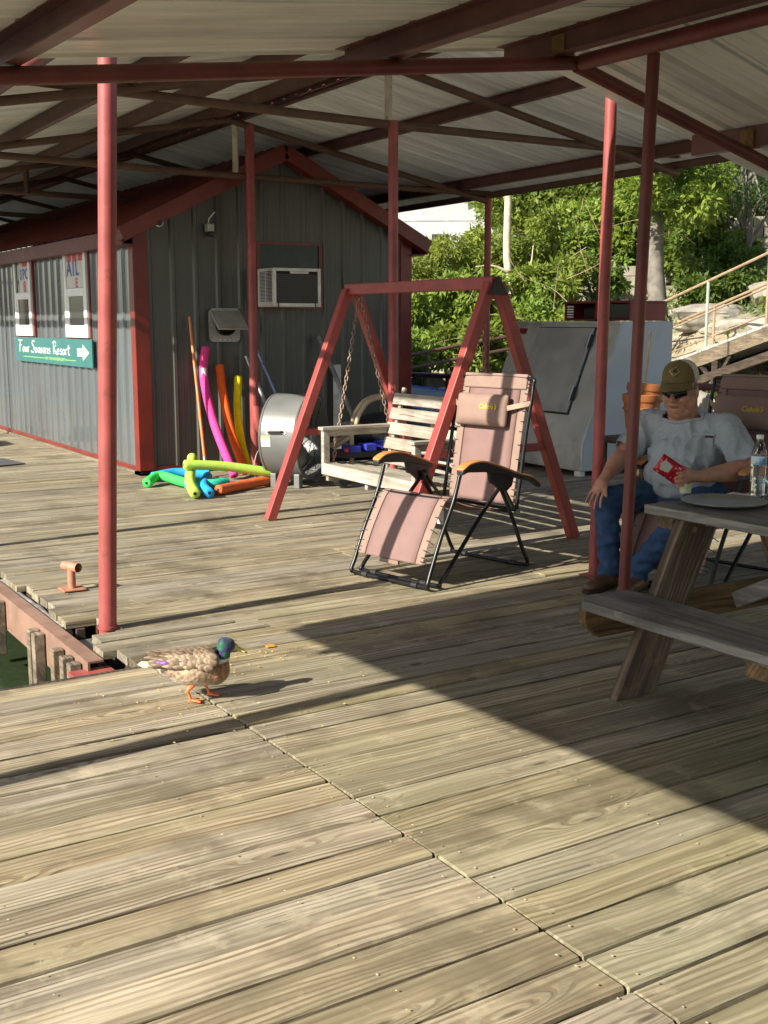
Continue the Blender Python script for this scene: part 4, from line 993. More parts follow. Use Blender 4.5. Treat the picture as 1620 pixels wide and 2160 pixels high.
def leg(x0, x1, yc, mat='table_brown'):
    """plank leg from foot (x0,0) to top (x1,.66), with its own axis along local z"""
    p0, p1 = V((x0, yc, 0)), V((x1, yc, .66)); hw = .09; dx = (x1 - x0) / .66
    d = (p1 - p0); L = d.length; cosa = .66 / L
    me = MB(); w = hw / cosa
    q = Matrix.Translation(p0) @ Matrix.Rotation(math.atan2(x1 - x0, .66), 4, 'Y'); qi = q.inverted()
    vs = [qi @ V((x + s * w, yc + t * .021, z)) for z, x in ((0, x0), (.66, x1)) for t in (-1, 1) for s in (-1, 1)]
    me.add(vs, [(0, 2, 3, 1), (4, 5, 7, 6), (0, 1, 5, 4), (2, 6, 7, 3), (0, 4, 6, 2), (1, 3, 7, 5)])
    o = link('leg', me.mesh('leg'), M[mat], PT, False); o.matrix_basis = q; return bev(o, .004)
for yc in (3.025, 1.45): leg(3.01, 3.325, yc); leg(4.07, 3.755, yc)
def xb(n, x0, x1, y0, y1, z0, z1, ch=0):
    m = MB(); pts = [(x0, z1), (x1, z1), (x1, z0), (x0, z0)]
    if ch: pts = [(x0, z1), (x0, z1 - .055), (x0 + ch, z0), (x1 - ch, z0), (x1, z1 - .055), (x1, z1)]
    m.prism(pts, y1 - y0, Matrix.Translation((0, (y0 + y1) / 2, 0)) @ Matrix.Rotation(R(90), 4, 'X'))
    return bev(m.build(n, M['table_brown_x'], PT), .004)
for ya in (3.05, 1.475):
    xb('top_brace', 3.215, 3.88, ya, ya + .085, .615, .663, 0)
    xb('seat_brace', 2.785, 4.315, ya, ya + .038, .245, .363, .07)
xb('bench_cleat', 2.80, 3.02, 2.24, 2.33, .30, .361)
m = MB(); m.beam((3.54, 3.0, .31), (3.54, 2.35, .655), .065, .038, up=(1, 0, 0)); bev(m.build('diagonal_brace', M['grey_wood_y'], PT), .004)
for yc in (3.025, 1.45):
    for (bx, bz_) in ((3.08, .30), (3.16, .33), (3.28, .62), (3.35, .635)): auto_smooth(MB().tube([(bx, yc - .021, bz_), (bx, yc - .029, bz_)], .011, 8).build('bolt', M['chain'], PT))
# things on the table
TZ = .7035
tr = tag(auto_smooth(MB().lathe([(0, .004), (.125, .004), (.135, .007), (.158, .015), (.163, .0165), (.163, .013), (.138, .0015), (0, .0015)], Matrix.Translation((3.45, 3.01, TZ)), 48, False).build('round_tray', plain('dull_metal_tray', (.24, .235, .2), .45, .35, .12, 14, c2=(.14, .12, .08)))), 'round dull grey metal tray on the picnic table corner', 'tray')
kgl = NT('clear_plastic'); kgl.setp(Base_Color=(.93, .96, .97), Roughness=.06, Transmission_Weight=1.0, IOR=1.25); M['clear'] = kgl.m
kwt = NT('drinking_water'); kwt.setp(Base_Color=(.9, .95, .97), Roughness=.02, Transmission_Weight=1.0, IOR=1.33); M['h2o'] = kwt.m
WB = empty('water_bottle', (3.735, 3.09, TZ), label='clear plastic water bottle with blue label on the table', cat='bottle')
Mb = Matrix.Translation((3.735, 3.09, TZ))
prof = [(0, .001), (.028, .001), (.031, .008)]
for i in range(9): prof += [(.031, .012 + i * .012), (.0292, .018 + i * .012)]
prof += [(.031, .125), (.031, .165), (.029, .178), (.022, .205), (.0135, .222), (.0125, .232)]
auto_smooth(MB().lathe(prof, Mb, 28).build('bottle', M['clear'], WB), 60)
auto_smooth(MB().lathe([(.0316, .128), (.0316, .163)], Mb, 28, False).build('label', plain('blue_bottle_label', (.12, .38, .62), .3, 0, .5, 25, c2=(.7, .8, .85), c2amt=(.5, .56)), WB))
auto_smooth(MB().lathe([(.0142, .232), (.0145, .234), (.0145, .246), (.013, .248)], Mb, 20).build('cap', M['white_plastic'], WB))
auto_smooth(MB().lathe([(0, .004), (.0265, .004), (.0285, .06)], Mb, 24).build('water', M['h2o'], WB))
def cup(x, y, r0, r1, h, mat, label, liquid=None):
    c = empty('plastic_cup', (x, y, TZ), label=label, cat='cup', group='plastic cups on the table'); Mc = Matrix.Translation((x, y, TZ))
    auto_smooth(MB().lathe([(0, .001), (r0, .001), (r1, h), (r1 + .002, h + .002), (r1 - .0012, h), (r0 - .0012, .003), (0, .003)], Mc, 28, False).build('cup', mat, c), 40)
    if liquid: auto_smooth(MB().lathe([(0, .004), (r0 - .002, .004), (r0 + (r1 - r0) * .55 - .002, h * .6), (0, h * .6)], Mc, 24, False).build('drink', liquid, c), 40)
cup(3.69, 3.035, .026, .034, .085, M['clear'], 'clear plastic cup beside the water bottle')
cup(3.80, 3.075, .026, .034, .088, M['clear'], 'plastic cup of red drink at the picture edge', flat('red_drink', (.5, .06, .05), .2))
nk = MB(); nk.grid([[(3.62 + .05 * i + .004 * j, 3.16 - .035 * j, TZ + .004 + .007 * math.sin(i * 1.7 + j)) for i in range(4)] for j in range(4)])
tag(nk.build('snack_wrapper', plain('red_white_wrapper', (.72, .70, .68), .4, 0, .1, 9, c2=(.5, .02, .03), c2amt=(.5, .54)), smooth=True), 'crumpled red and white wrapper on the table behind the tray', 'wrapper')

# ================================================================== seated man
skin = plain('tanned_skin', (.47, .235, .155), .5, 0, .12, 26, .25, c2=(.48, .17, .115), c2amt=(.5, .75), bscale=150)
denim = plain('blue_denim', (.022, .058, .135), .85, 0, .28, 22, .35, bscale=160); shirt_m = plain('heather_grey_shirt', (.33, .375, .41), .9, 0, .07, 60, .15, bscale=240)
boot_m = plain('brown_leather_boot', (.115, .06, .035), .5, 0, .3, 16, .3); olive = plain('olive_cap_cloth', (.155, .115, .04), .85, 0, .12, 30, .2, bscale=200); mesh_w = plain('cap_white_mesh', (.55, .53, .48), .8, 0, .1, 60, .4, bscale=300)
hair_m = plain('grey_brown_hair', (.16, .11, .075), .7, 0, .3, 40, .5, bscale=150)
HS = 1.05; HC = V((4.635, 4.382, 1.04)); F_ = V((-.92, -.36, -.22)).normalized(); Rt = F_.cross(V((0, 0, 1))).normalized(); Up = Rt.cross(F_).normalized()
Hq = Matrix((F_, -Rt, Up)).transposed().to_quaternion()      # local x=forward, y=left, z=up
def hd(a, b, c): return HC + (F_ * a - Rt * b + Up * c) * HS        # b: to the left of the sitter
J = {'neck': (4.69, 4.40, .885), 'rsh': (4.64, 4.60, .845), 'lsh': (4.77, 4.175, .84), 'relb': (4.45, 4.62, .665), 'rwri': (4.19, 4.455, .60), 'lelb': (4.80, 4.02, .64), 'lwri': (4.45, 4.03, .625),
     'hip': (4.76, 4.37, .47), 'hipR': (4.70, 4.48, .455), 'hipL': (4.74, 4.27, .455), 'kneeR': (4.185, 4.44, .47), 'ankR': (4.19, 4.415, .11), 'kneeL': (4.33, 4.02, .44), 'ankL': (4.26, 4.27, .12)}
J = {k: V(v) for k, v in J.items()}
def finger(base, d, side, curl, L, r, thumb=False):
    out = []; p = V(base); dd = V(d).normalized(); ax = V(side).normalized()
    for i, f in enumerate((.45, .32, .23)):
        q = p + dd * L * f; out.append(('c', p, r * (1 - .1 * i), q, r * (.92 - .1 * i))); p = q; dd = Quaternion(ax, curl) @ dd
    return out
def he(a, b, c, r): return ('e', hd(a, b, c), tuple(q * HS for q in r), Hq)
body = [he(-.008, 0, .022, (.098, .079, .104)), he(.022, 0, -.045, (.072, .072, .066)), he(.056, 0, -.084, (.038, .046, .03)), he(.0, .048, -.06, (.058, .036, .052)), he(.0, -.048, -.06, (.058, .036, .052)),
        he(.058, .038, -.028, (.032, .028, .030)), he(.058, -.038, -.028, (.032, .028, .030)), he(.078, 0, .032, (.018, .058, .012)), ('c', hd(.086, 0, .010), .0105, hd(.114, 0, -.026), .0165),
        he(.102, .014, -.031, (.013, .009, .009)), he(.102, -.014, -.031, (.013, .009, .009)), he(.083, 0, -.058, (.014, .030, .007)), he(.079, 0, -.070, (.014, .026, .008)), he(.066, .034, -.06, (.02, .018, .02)), he(.066, -.034, -.06, (.02, .018, .02)),
        he(-.005, .085, -.012, (.022, .009, .033)), he(-.005, -.085, -.012, (.022, .009, .033)), he(.02, 0, -.105, (.062, .066, .042)),
        ('c', HC + V((.03, .01, -.06)), .078, J['neck'], .088),
        ('e', (4.72, 4.385, .72), (.12, .19, .19), Quaternion((0, 0, 1), R(17))), ('e', (4.68, 4.37, .57), (.15, .17, .14), None), ('c', J['hipR'], .075, J['hipL'], .075),
        ('c', J['rsh'], .066, J['relb'], .054), ('c', J['relb'], .055, J['relb'].lerp(J['rwri'], .35), .054), ('c', J['relb'].lerp(J['rwri'], .35), .054, J['rwri'], .032), ('c', J['lsh'], .068, J['lelb'], .058), ('c', J['lelb'], .06, J['lelb'].lerp(J['lwri'], .35), .058), ('c', J['lelb'].lerp(J['lwri'], .35), .058, J['lwri'], .034),
        ('c', J['hipR'], .075, J['kneeR'], .055), ('c', J['kneeR'], .055, J['ankR'], .038), ('c', J['hipL'], .075, J['kneeL'], .055), ('c', J['kneeL'], .055, J['ankL'], .038)]
# right hand, relaxed over the knee
rw = J['rwri']; rh = V((4.125, 4.425, .565)); body += [('c', rw, .029, rh, .033), ('e', rh + V((-.012, -.004, -.015)), (.048, .042, .028), Quaternion((0, 1, 0), R(-40)))]
fd = V((-.62, -.12, -.75)); fs_ = V((-.12, .97, 0))
for i, (o_, L) in enumerate(((-.042, .078), (-.015, .088), (.012, .082), (.038, .066))): body += finger(rh + V((-.034, -.008, -.04)) + fs_ * o_, fd + fs_ * o_ * 3, fs_.cross(V((0, 0, 1))) * 0 + fs_, -.28 + .05 * i, L * 1.1, .0090)
body += finger(rh + V((.0, -.034, -.012)), V((-.5, -.55, -.62)), fs_, -.2, .066, .0105)
# left hand closed round the snack bag
lw = J['lwri']; lh = V((4.372, 4.045, .628)); body += [('c', lw, .031, lh, .034), ('e', lh + V((-.02, .005, 0)), (.048, .03, .046), None)]
for i, (dz, L) in enumerate(((.033, .078), (.011, .086), (-.011, .08), (-.032, .064))): body += finger(lh + V((-.045, -.012, dz)), V((-.75, -.25, -.12)), V((0, 0, 1)), -1.05, L * 1.08, .0094)
body += finger(lh + V((-.015, .0, .036)), V((-.85, .05, .28)), V((0, 0, 1)), -.35, .066, .0112)
man = link('person', blob(body, .0052, 3), skin, None, True)
tag(man, 'seated man in cap, sunglasses, grey t-shirt and jeans holding a snack bag', 'person')
def wear(name, me, mat): return link(name, me, mat, man, True)
def folds(me, amp, sc, seed=0, dirs=(1, 1, 1)):
    me.update()
    for v, n in zip(me.vertices, [vn.vector.copy() for vn in me.vertex_normals]):
        q = V((v.co.x * dirs[0], v.co.y * dirs[1], v.co.z * dirs[2])) * sc + V((seed, seed, seed))
        k = noise.noise(q); k2 = noise.noise(q * 2.3 + V((5, 1, 2)))
        v.co += n * (amp * (.5 - abs(k) * 2.6) + amp * .4 * k2)
    me.update(); return me
qs = Quaternion((0, 0, 1), R(17))
sh = blob([('e', (4.715, 4.385, .735), (.14, .212, .165), qs), ('e', (4.672, 4.37, .66), (.165, .198, .16), qs), ('e', (4.635, 4.36, .585), (.186, .194, .135), qs), ('e', (4.65, 4.362, .52), (.185, .19, .085), qs),
           ('c', J['rsh'] + V((.012, -.03, -.005)), .082, J['lsh'] + V((-.012, .03, -.005)), .082), ('e', (4.70, 4.395, .845), (.10, .17, .07), qs), ('c', (4.69, 4.40, .83), .10, (4.69, 4.40, .872), .094),
           ('c', J['rsh'], .085, J['rsh'].lerp(J['relb'], .78), .082), ('c', J['lsh'], .087, J['lsh'].lerp(J['lelb'], .80), .088)], .008, 5)
# open the sleeves and the neck: cut faces beyond the cuff planes
bm = bmesh.new(); bm.from_mesh(sh)
for a, b, t in ((J['rsh'], J['relb'], .82), (J['lsh'], J['lelb'], .84)):
    n = (b - a).normalized(); bmesh.ops.bisect_plane(bm, geom=bm.verts[:] + bm.edges[:] + bm.faces[:], plane_co=a + (b - a) * t, plane_no=n)
    bmesh.ops.delete(bm, geom=[f for f in bm.faces if (f.calc_center_median() - (a + (b - a) * t)).dot(n) > 0 and (f.calc_center_median() - (a + (b - a) * t)).length < .16], context='FACES')
nco, nno = V((4.665, 4.388, .895)), V((-.42, -.1, 1)).normalized()
bmesh.ops.bisect_plane(bm, geom=bm.verts[:] + bm.edges[:] + bm.faces[:], plane_co=nco, plane_no=nno)
bmesh.ops.delete(bm, geom=[f for f in bm.faces if (f.calc_center_median() - nco).dot(nno) > 0 and ((f.calc_center_median() - nco) - nno * (f.calc_center_median() - nco).dot(nno)).length < .118], context='FACES')
bm.to_mesh(sh); bm.free(); folds(sh, .011, 10, 3, (1.3, 1.3, .28)); folds(sh, .004, 20, 8, (1, 1, .5))
so = wear('t_shirt', sh, shirt_m); so.modifiers.new('s', 'SOLIDIFY').thickness = .006
# neck rib
bm = bmesh.new(); bm.from_mesh(sh); loop = [e for e in bm.edges if e.is_boundary and abs(((e.verts[0].co + e.verts[1].co) / 2 - nco).dot(nno)) < .02 and ((e.verts[0].co - nco).length < .2)]
pts = [((e.verts[0].co + e.verts[1].co) / 2) for e in loop]; bm.free()
if len(pts) > 8:
    cc = sum(pts, V()) / len(pts); ux = nno.orthogonal().normalized(); uy = nno.cross(ux); pts.sort(key=lambda p: math.atan2((p - cc).dot(uy), (p - cc).dot(ux)))
    auto_smooth(link('collar', MB().tube(pts[::2], .009, 8, closed=True).mesh('collar'), shirt_m, man))
# chest pocket with a small dark tag
pk = MB(); pc = V((4.575, 4.235, .76)); pr_ = V((.30, -.93, -.05)).normalized(); pu = V((.12, .0, 1)).normalized(); pn_ = pr_.cross(pu)
pk.grid([[pc + pr_ * a + pu * b - V((.0, .0, 0)) for a in (-.05, -.02, .02, .05)] for b in (.045, 0, -.06)])
me = jm2 = None
jn = blob([('c', J['hipR'] + V((.02, .02, 0)), .115, J['hipL'] + V((.02, -.02, 0)), .115), ('e', (4.66, 4.38, .47), (.16, .185, .10), None), ('c', J['hipR'], .10, J['kneeR'], .072), ('c', J['kneeR'], .072, J['ankR'], .06), ('c', J['ankR'] + V((0, 0, .02)), .066, J['ankR'] + V((0, 0, -.015)), .068), ('c', J['hipL'], .10, J['kneeL'], .074), ('c', J['kneeL'], .074, J['ankL'], .06), ('c', J['ankL'] + V((0, 0, .02)), .066, J['ankL'] + V((0, 0, -.015)), .068)], .010, 5)
folds(jn, .010, 10, 9, (.8, .8, 1.6)); folds(jn, .005, 22, 2, (.8, .8, 1.5)); wear('jeans', jn, denim)
for ank, toe, nm in ((J['ankR'], V((-.17, -.045, 0)), 'boot'), (J['ankL'], V((-.15, -.06, 0)), 'boot')):
    b0 = V((ank.x, ank.y, .045)); bt = blob([('c', ank, .052, b0, .05), ('c', b0 + V((.02, 0, 0)), .046, b0 + toe * .75 + V((0, 0, -.008)), .042), ('e', b0 + toe + V((0, 0, -.012)), (.05, .04, .03), None)], .008, 4)
    bo = wear(nm, bt, boot_m)
    sl_ = MB(); dn = toe.normalized(); sd_ = V((-dn.y, dn.x, 0)); L = toe.length
    sl_.prism([tuple((b0 + dn * a + sd_ * w).xy) for a, w in ((-.06, -.03), (.05, -.038), (L * .8, -.048), (L + .05, -.022), (L + .058, 0), (L + .05, .022), (L * .8, .048), (.05, .038), (-.06, .03))], .016, Matrix.Translation((0, 0, .010)))
    bev(link('sole', sl_.mesh('sole'), plain('boot_sole', (.05, .035, .025), .8) if 'boot_sole' not in bpy.data.materials else bpy.data.materials['boot_sole'], bo), .004)
# cap: front panels olive, back mesh white, brim, patch
def cap_pt(th, ph, k=1.0):
    cp = max(0, math.cos(ph)) ** .62; return hd(-.010 + .108 * k * math.cos(th) * cp, .091 * k * math.sin(th) * cp, .060 + .092 * k * math.sin(ph))
for nm, a0, a1, mt in (('cap_front', -75, 75, olive), ('cap_back', 75, 285, mesh_w)):
    rows = [[cap_pt(R(a0 + (a1 - a0) * i / 18), R(ph)) for i in range(19)] for ph in (-6, 5, 18, 32, 48, 64, 80, 89.9)]
    o = wear(nm, MB().grid(rows).mesh(nm), mt); o.modifiers.new('s', 'SOLIDIFY').thickness = .004
rows = []
for j in range(6):
    q = j / 5; rows.append([hd(-.010 + (.107 + .085 * q * max(0, math.cos(R(a) * 1.45))) * math.cos(R(a)), (.090 + .006 * q) * math.sin(R(a)), .058 - .020 * q - .022 * (math.sin(R(a)) ** 2) * (.3 + q)) for a in range(-60, 61, 10)])
o = wear('cap_brim', MB().grid(rows).mesh('cap_brim'), olive); o.modifiers.new('s', 'SOLIDIFY').thickness = .005
def patch(nm, s, lift, mt):
    c = cap_pt(0.12, R(38), 1.0); n = (c - hd(-.008, 0, .03)).normalized(); ux = (-Rt - n * (-Rt).dot(n)).normalized(); uy = n.cross(ux)
    c += n * lift; m = MB(); m.add([c + ux * s, c + uy * s, c - ux * s, c - uy * s, c + ux * s - n * .004, c + uy * s - n * .004, c - ux * s - n * .004, c - uy * s - n * .004], [(0, 1, 2, 3), (0, 4, 5, 1), (1, 5, 6, 2), (2, 6, 7, 3), (3, 7, 4, 0)]); wear(nm, m.mesh(nm), mt)
patch('cap_patch', .03, .006, flat('patch_tan', (.46, .36, .2), .8)); patch('cap_patch_inner', .024, .008, olive); patch('cap_patch_emblem', .010, .0095, flat('patch_dark', (.04, .03, .02), .8))
wear('cap_button', blob([('e', cap_pt(0, R(90)), (.008, .008, .005), None)], .002, 1), olive)
# sunglasses
for s in (-1, 1):
    rows = [[hd(.098 - .030 * abs(u) ** 1.6, s * (.006 + .062 * u), .013 + .008 * u - (v * (.034 - .010 * u))) + F_ * (.006) for u in [i / 6 for i in range(7)]] for v in (0, .33, .66, 1)]
    o = wear('sunglass_lens', MB().grid(rows).mesh('lens'), plain('sunglass_dark', (.008, .008, .009), .1) if 'sunglass_dark' not in bpy.data.materials else bpy.data.materials['sunglass_dark']); o.modifiers.new('s', 'SOLIDIFY').thickness = .004
    wear('temple_arm', MB().tube([hd(.076, s * .069, .020), hd(.05, s * .080, .02), hd(-.005, s * .086, .012)], .004, 6).mesh('arm'), M['black'])
wear('bridge', MB().tube([hd(.105, .012, .012), hd(.108, 0, .014), hd(.105, -.012, .012)], .004, 6).mesh('bridge'), M['black'])
wear('lips', blob([('e', hd(.094, 0, -.060), (.007, .030, .005), Hq), ('e', hd(.091, 0, -.0685), (.007, .026, .005), Hq)], .0025, 2), plain('lips', (.33, .11, .085), .5))
wear('hair', blob([he(-.045, 0, .0, (.062, .0815, .05)), he(-.012, .076, .012, (.026, .010, .032)), he(-.012, -.076, .012, (.026, .010, .032))], .006, 3), hair_m)
# pocket flap and tag lie on the shirt: project pocket points onto the shirt surface
from mathutils.bvhtree import BVHTree
dg = bpy.context.evaluated_depsgraph_get(); bvh = BVHTree.FromPolygons([v.co.copy() for v in sh.vertices], [tuple(p.vertices) for p in sh.polygons])
def onshirt(p, lift):
    h = bvh.find_nearest(p); return h[0] + h[1] * lift if h[0] is not None else p
vd = V((-.62, -.78, .05)).normalized()
def pkp(a, b, lift):
    o0 = V((4.66, 4.235, .76)) + V((.78, -.62, 0)) * a + V((0, 0, 1)) * b + vd * .5
    h = bvh.ray_cast(o0, -vd); return (h[0] + vd * lift) if h[0] is not None else None
def surf_patch(nm, a0, a1, b0, b1, lift, mt, na=7, nb=7):
    rows = [[pkp(a0 + (a1 - a0) * i / na, b0 + (b1 - b0) * j / nb, lift) for i in range(na + 1)] for j in range(nb + 1)]
    if all(p is not None for r in rows for p in r): wear(nm, MB().grid(rows).mesh(nm), mt)
surf_patch('chest_pocket', -.052, .052, -.06, .055, .0085, shirt_m); surf_patch('pocket_hem', -.054, .054, .045, .057, .0105, plain('shirt_hem', (.38, .42, .46), .9))
surf_patch('pocket_tag', .012, .05, .034, .046, .0125, plain('dark_tag', (.05, .02, .02), .6))

# snack bag and little cup in his hand
bm_ = MB(); rows = []
bc = V((4.245, 4.065, .672)); bu = V((.847 * .55, -.531 * .55, .83)).normalized(); bw = V((-.847 * .83, .531 * .83, .55)).normalized(); bn = bu.cross(bw).normalized(); bn = -bn if bn.y > 0 else bn
for i in range(9):
    u = (i / 8 - .5) * .135; rows.append([bc + bw * u + bu * ((j / 6 - .5) * .098) + bn * (.016 * math.cos((j / 6 - .5) * 3) * math.cos((i / 8 - .5) * 2.6) + .006 * noise.noise(V((i * .9, j * .9, 1)))) for j in range(7)])
SBg = empty('snack_bag', bc, label='crumpled red snack bag in the hand of the man', cat='snack bag')
kb = NT('red_foil_bag'); pb = kb.pos(); cb = kb.mix(kb.ramp(kb.noise(pb, 60, 2), .62, .66), (.50, .012, .025), (.75, .70, .68)); kb.setp(Base_Color=cb, Roughness=.28, Metallic=.25); kb.bump(kb.noise(pb, 45, 3), .5, .01)
o = bm_.grid(rows).build('bag', kb.m, SBg, True); o.modifiers.new('s', 'SOLIDIFY').thickness = .008
lp = MB(); lp.add([bc - bn * .001 + bn * .022 + bw * a + bu * b for a, b in ((.0, -.02), (.045, -.028), (.06, .0), (.045, .028), (.0, .02))], [(0, 1, 2, 3, 4)]); o = lp.build('printed_label', flat('bag_grey_print', (.55, .52, .5), .4), SBg); o.modifiers.new('s', 'SOLIDIFY').thickness = .002
cn = empty('dip_cup', (4.335, 4.035, .55), label='small pale green cup below the fingers of the man', cat='cup')
auto_smooth(MB().lathe([(0, 0), (.027, 0), (.032, .05), (.030, .05), (.026, .004), (0, .004)], Matrix.Translation((4.335, 4.035, .548)), 24, False).build('cup', plain('pale_green_plastic', (.5, .52, .33), .4), cn), 50)

# ================================================================== mallard
def duck():
    t = empty('mallard_duck', (1.60, 3.86, .001), R(-17), 'mallard drake with green head walking on the planks', 'duck')
    pr1 = [('e', (-.01, 0, .118), (.125, .070, .064), Quaternion((0, 1, 0), R(6))), ('e', (.06, 0, .112), (.068, .062, .060), None), ('e', (-.10, 0, .135), (.075, .052, .042), Quaternion((0, 1, 0), R(14))), ('e', (-.15, 0, .148), (.05, .038, .022), Quaternion((0, 1, 0), R(14))),
           ('c', (.078, 0, .13), .044, (.100, 0, .172), .032), ('c', (.100, 0, .172), .031, (.106, 0, .2), .030), ('e', (.115, 0, .210), (.038, .0285, .030), Quaternion((0, 1, 0), R(18))), ('e', (.135, 0, .201), (.02, .017, .017), None)]
    me = blob(pr1, .0055, 5)
    at = me.color_attributes.new('Col', 'FLOAT_COLOR', 'POINT')
    for i, v in enumerate(me.vertices):
        x, y, z = v.co; n1 = noise.noise(V((x, y, z)) * 60); n2 = noise.noise(V((x, y, z)) * 25 + V((3, 3, 3)))
        # scalloped feathers
        s = noise.voronoi(V((x * 1.0, y, z)) * 62)[0][0]
        if z > .162 and x > .07 or (x > .09 and z > .158):
            c = (.008, .10 + .03 * n1, .055) if n2 + (x - .11) * 6 > -.25 else (.035, .015, .13)
            if z > .222 + .03 * n2: c = (.012, .03, .05)
        elif x > .07 and z > .147: c = (.72, .68, .62)
        else:
            f = min(1, max(0, (x + .02) / .09))           # 0 flank -> 1 breast
            a = V((.42, .31, .21)); b = V((.27, .135, .065)); k = a.lerp(b, f)
            if s < .33: k = k * .55
            elif s > .55: k = k * 1.25
            if z < .085: k = k.lerp(V((.62, .53, .42)), .5 * (1 - f))
            if x < -.15: k = V((.62, .58, .52))
            if x < -.10 and z > .15: k = V((.12, .08, .055))
            c = tuple(k * (1 + .25 * n1))
        at.data[i].color = (*[max(0, q) for q in c], 1)
    kd = NT('duck_plumage'); ac = kd.n('ShaderNodeVertexColor'); ac.layer_name = 'Col'; kd.setp(Roughness=.6, Specular_IOR_Level=.35, Sheen_Weight=.3); kd.l(ac.outputs[0], kd.p.inputs['Base Color'])
    vo = kd.n('ShaderNodeTexVoronoi'); vo.inputs['Scale'].default_value = 75; kd.l(kd.vmath('MULTIPLY', kd.obj(), (.75, 1, 1)), vo.inputs['Vector']); kd.bump(kd.math('ADD', vo.outputs['Distance'], kd.math('MULTIPLY', kd.noise(kd.obj(), 260, 3), .5)), .55, .004)
    link('body', me, kd.m, t, True, False)
    # folded wings: shells of overlapping feathers
    kwg = NT('duck_wing'); acw_ = kwg.n('ShaderNodeVertexColor'); acw_.layer_name = 'Col'; kwg.l(acw_.outputs[0], kwg.p.inputs['Base Color']); kwg.setp(Roughness=.65)
    kwg.bump(kwg.noise(kwg.vmath('MULTIPLY', kwg.obj(), (40, 300, 300)), 1.0, 3), .4, .003)
    for s in (-1, 1):
        V_, F__, C_ = [], [], []
        nrow = 11
        for r_ in range(nrow):
            nf = 8 if r_ < 7 else 6
            for q in range(nf):
                u = r_ / (nrow - 1); w = q / (nf - 1)
                x0 = .068 - .168 * u + random.uniform(-.011, .011); ang = R(86 - 76 * w + random.uniform(-6, 6))     # around the body from top to side
                L = .045 + .055 * u; wd = .0135 + .006 * (1 - u)
                ry, rz = .066 - .018 * u, .060 - .016 * u; cz = .125 + .014 * u
                def pt(dx, da, lift): 
                    a = ang + da; xx = x0 + dx; return (xx, s * (ry + lift) * math.cos(a), cz + (rz + lift) * math.sin(a) + (-dx) * .10 + .006)
                b = len(V_); lift = .003 + .00035 * (nrow - r_) + random.uniform(0, .0008)
                st = [(0, .5), (-.35 * L, 1), (-.75 * L, .9), (-L, .25)]
                dk = random.uniform(.6, 1.25)
                spec = (r_ in (8, 9)) and .6 < w < .95
                for (dx, ww) in st:
                    for side in (-1, 0, 1):
                        V_.append(pt(dx, side * ww * wd / .062 * .75, lift + (.0005 if side == 0 else 0) - dx * .006))
                        base = (.24, .175, .12) if w > .35 else (.14, .095, .06)
                        if r_ >= 8 and w < .5: base = (.13, .085, .055)
                        if spec: base = (.16, .07, .32)
                        edge = random.uniform(1.0, 1.5) if (abs(side) == 1 or dx == -L) else 1.0
                        if spec: edge = 1.0 if dx > -L else 1.8
                        C_.append(tuple(min(.8, k * dk * edge) for k in base))
                for i in range(3):
                    for j in range(2): F__.append((b + i * 3 + j, b + i * 3 + j + 1, b + (i + 1) * 3 + j + 1, b + (i + 1) * 3 + j))
        mw = bpy.data.meshes.new('wing'); mw.from_pydata(V_, [], F__); mw.update(); aw = mw.color_attributes.new('Col', 'FLOAT_COLOR', 'POINT')
        for i, c in enumerate(C_): aw.data[i].color = (*c, 1)
        o = link('wing', mw, kwg.m, t, True, False); o.modifiers.new('s', 'SOLIDIFY').thickness = .0012
    wt = plain('duck_tail_white', (.72, .68, .60), .7, 0, .1, 60); dkf = plain('duck_tail_dark', (.045, .03, .03), .6)
    for i in range(7):
        a = (i - 3) * .12; m = MB(); L = .075 - .004 * abs(i - 3)
        d = V((-math.cos(a), -math.sin(a), .10)); sd_ = V((-d.y, d.x, 0)).normalized(); b0 = V((-.165, -math.sin(a) * .05, .149))
        m.add([b0 + sd_ * .008, b0 - sd_ * .008, b0 + d * L * .7 + sd_ * .01, b0 + d * L * .7 - sd_ * .01, b0 + d * L], [(0, 1, 3, 2), (2, 3, 4)]); o = m.build('tail_feather', wt, t, False, False); o.modifiers.new('s', 'SOLIDIFY').thickness = .0016
    for s in (-1, 1):
        m = MB(); m.add([(-.12, s * .02, .172), (-.12, s * .034, .165), (-.19, s * .012, .183), (-.205, s * .004, .190)], [(0, 1, 2), (0, 2, 3)]); o = m.build('wing_tip', dkf, t, False, False); o.modifiers.new('s', 'SOLIDIFY').thickness = .002
    bill = blob([('e', (.148, 0, .199), (.014, .0115, .013), None), ('c', (.150, 0, .196), .0095, (.178, 0, .180), .0085), ('e', (.186, 0, .1755), (.012, .0115, .005), Quaternion((0, 1, 0), R(28)))], .0022, 2)
    link('bill', bill, plain('yellow_bill', (.55, .47, .10), .45, 0, .12, 60, world=False), t, True, False)
    link('bill_tip', blob([('e', (.1955, 0, .171), (.004, .004, .003), None)], .001, 1), M['black'], t, True, False)
    for s in (-1, 1):
        auto_smooth(MB().lathe([(0, -.0045), (.0032, -.003), (.0045, 0), (.0032, .003), (0, .0045)], Matrix.Translation((.128, s * .0245, .2165)), 12, False).build('eye', flat('duck_eye', (.01, .008, .006), .1) if s < 0 else bpy.data.materials['duck_eye'], t, False, False))
    org = plain('orange_duck_leg', (.80, .20, .055), .55, 0, .15, 80, .2, world=False)
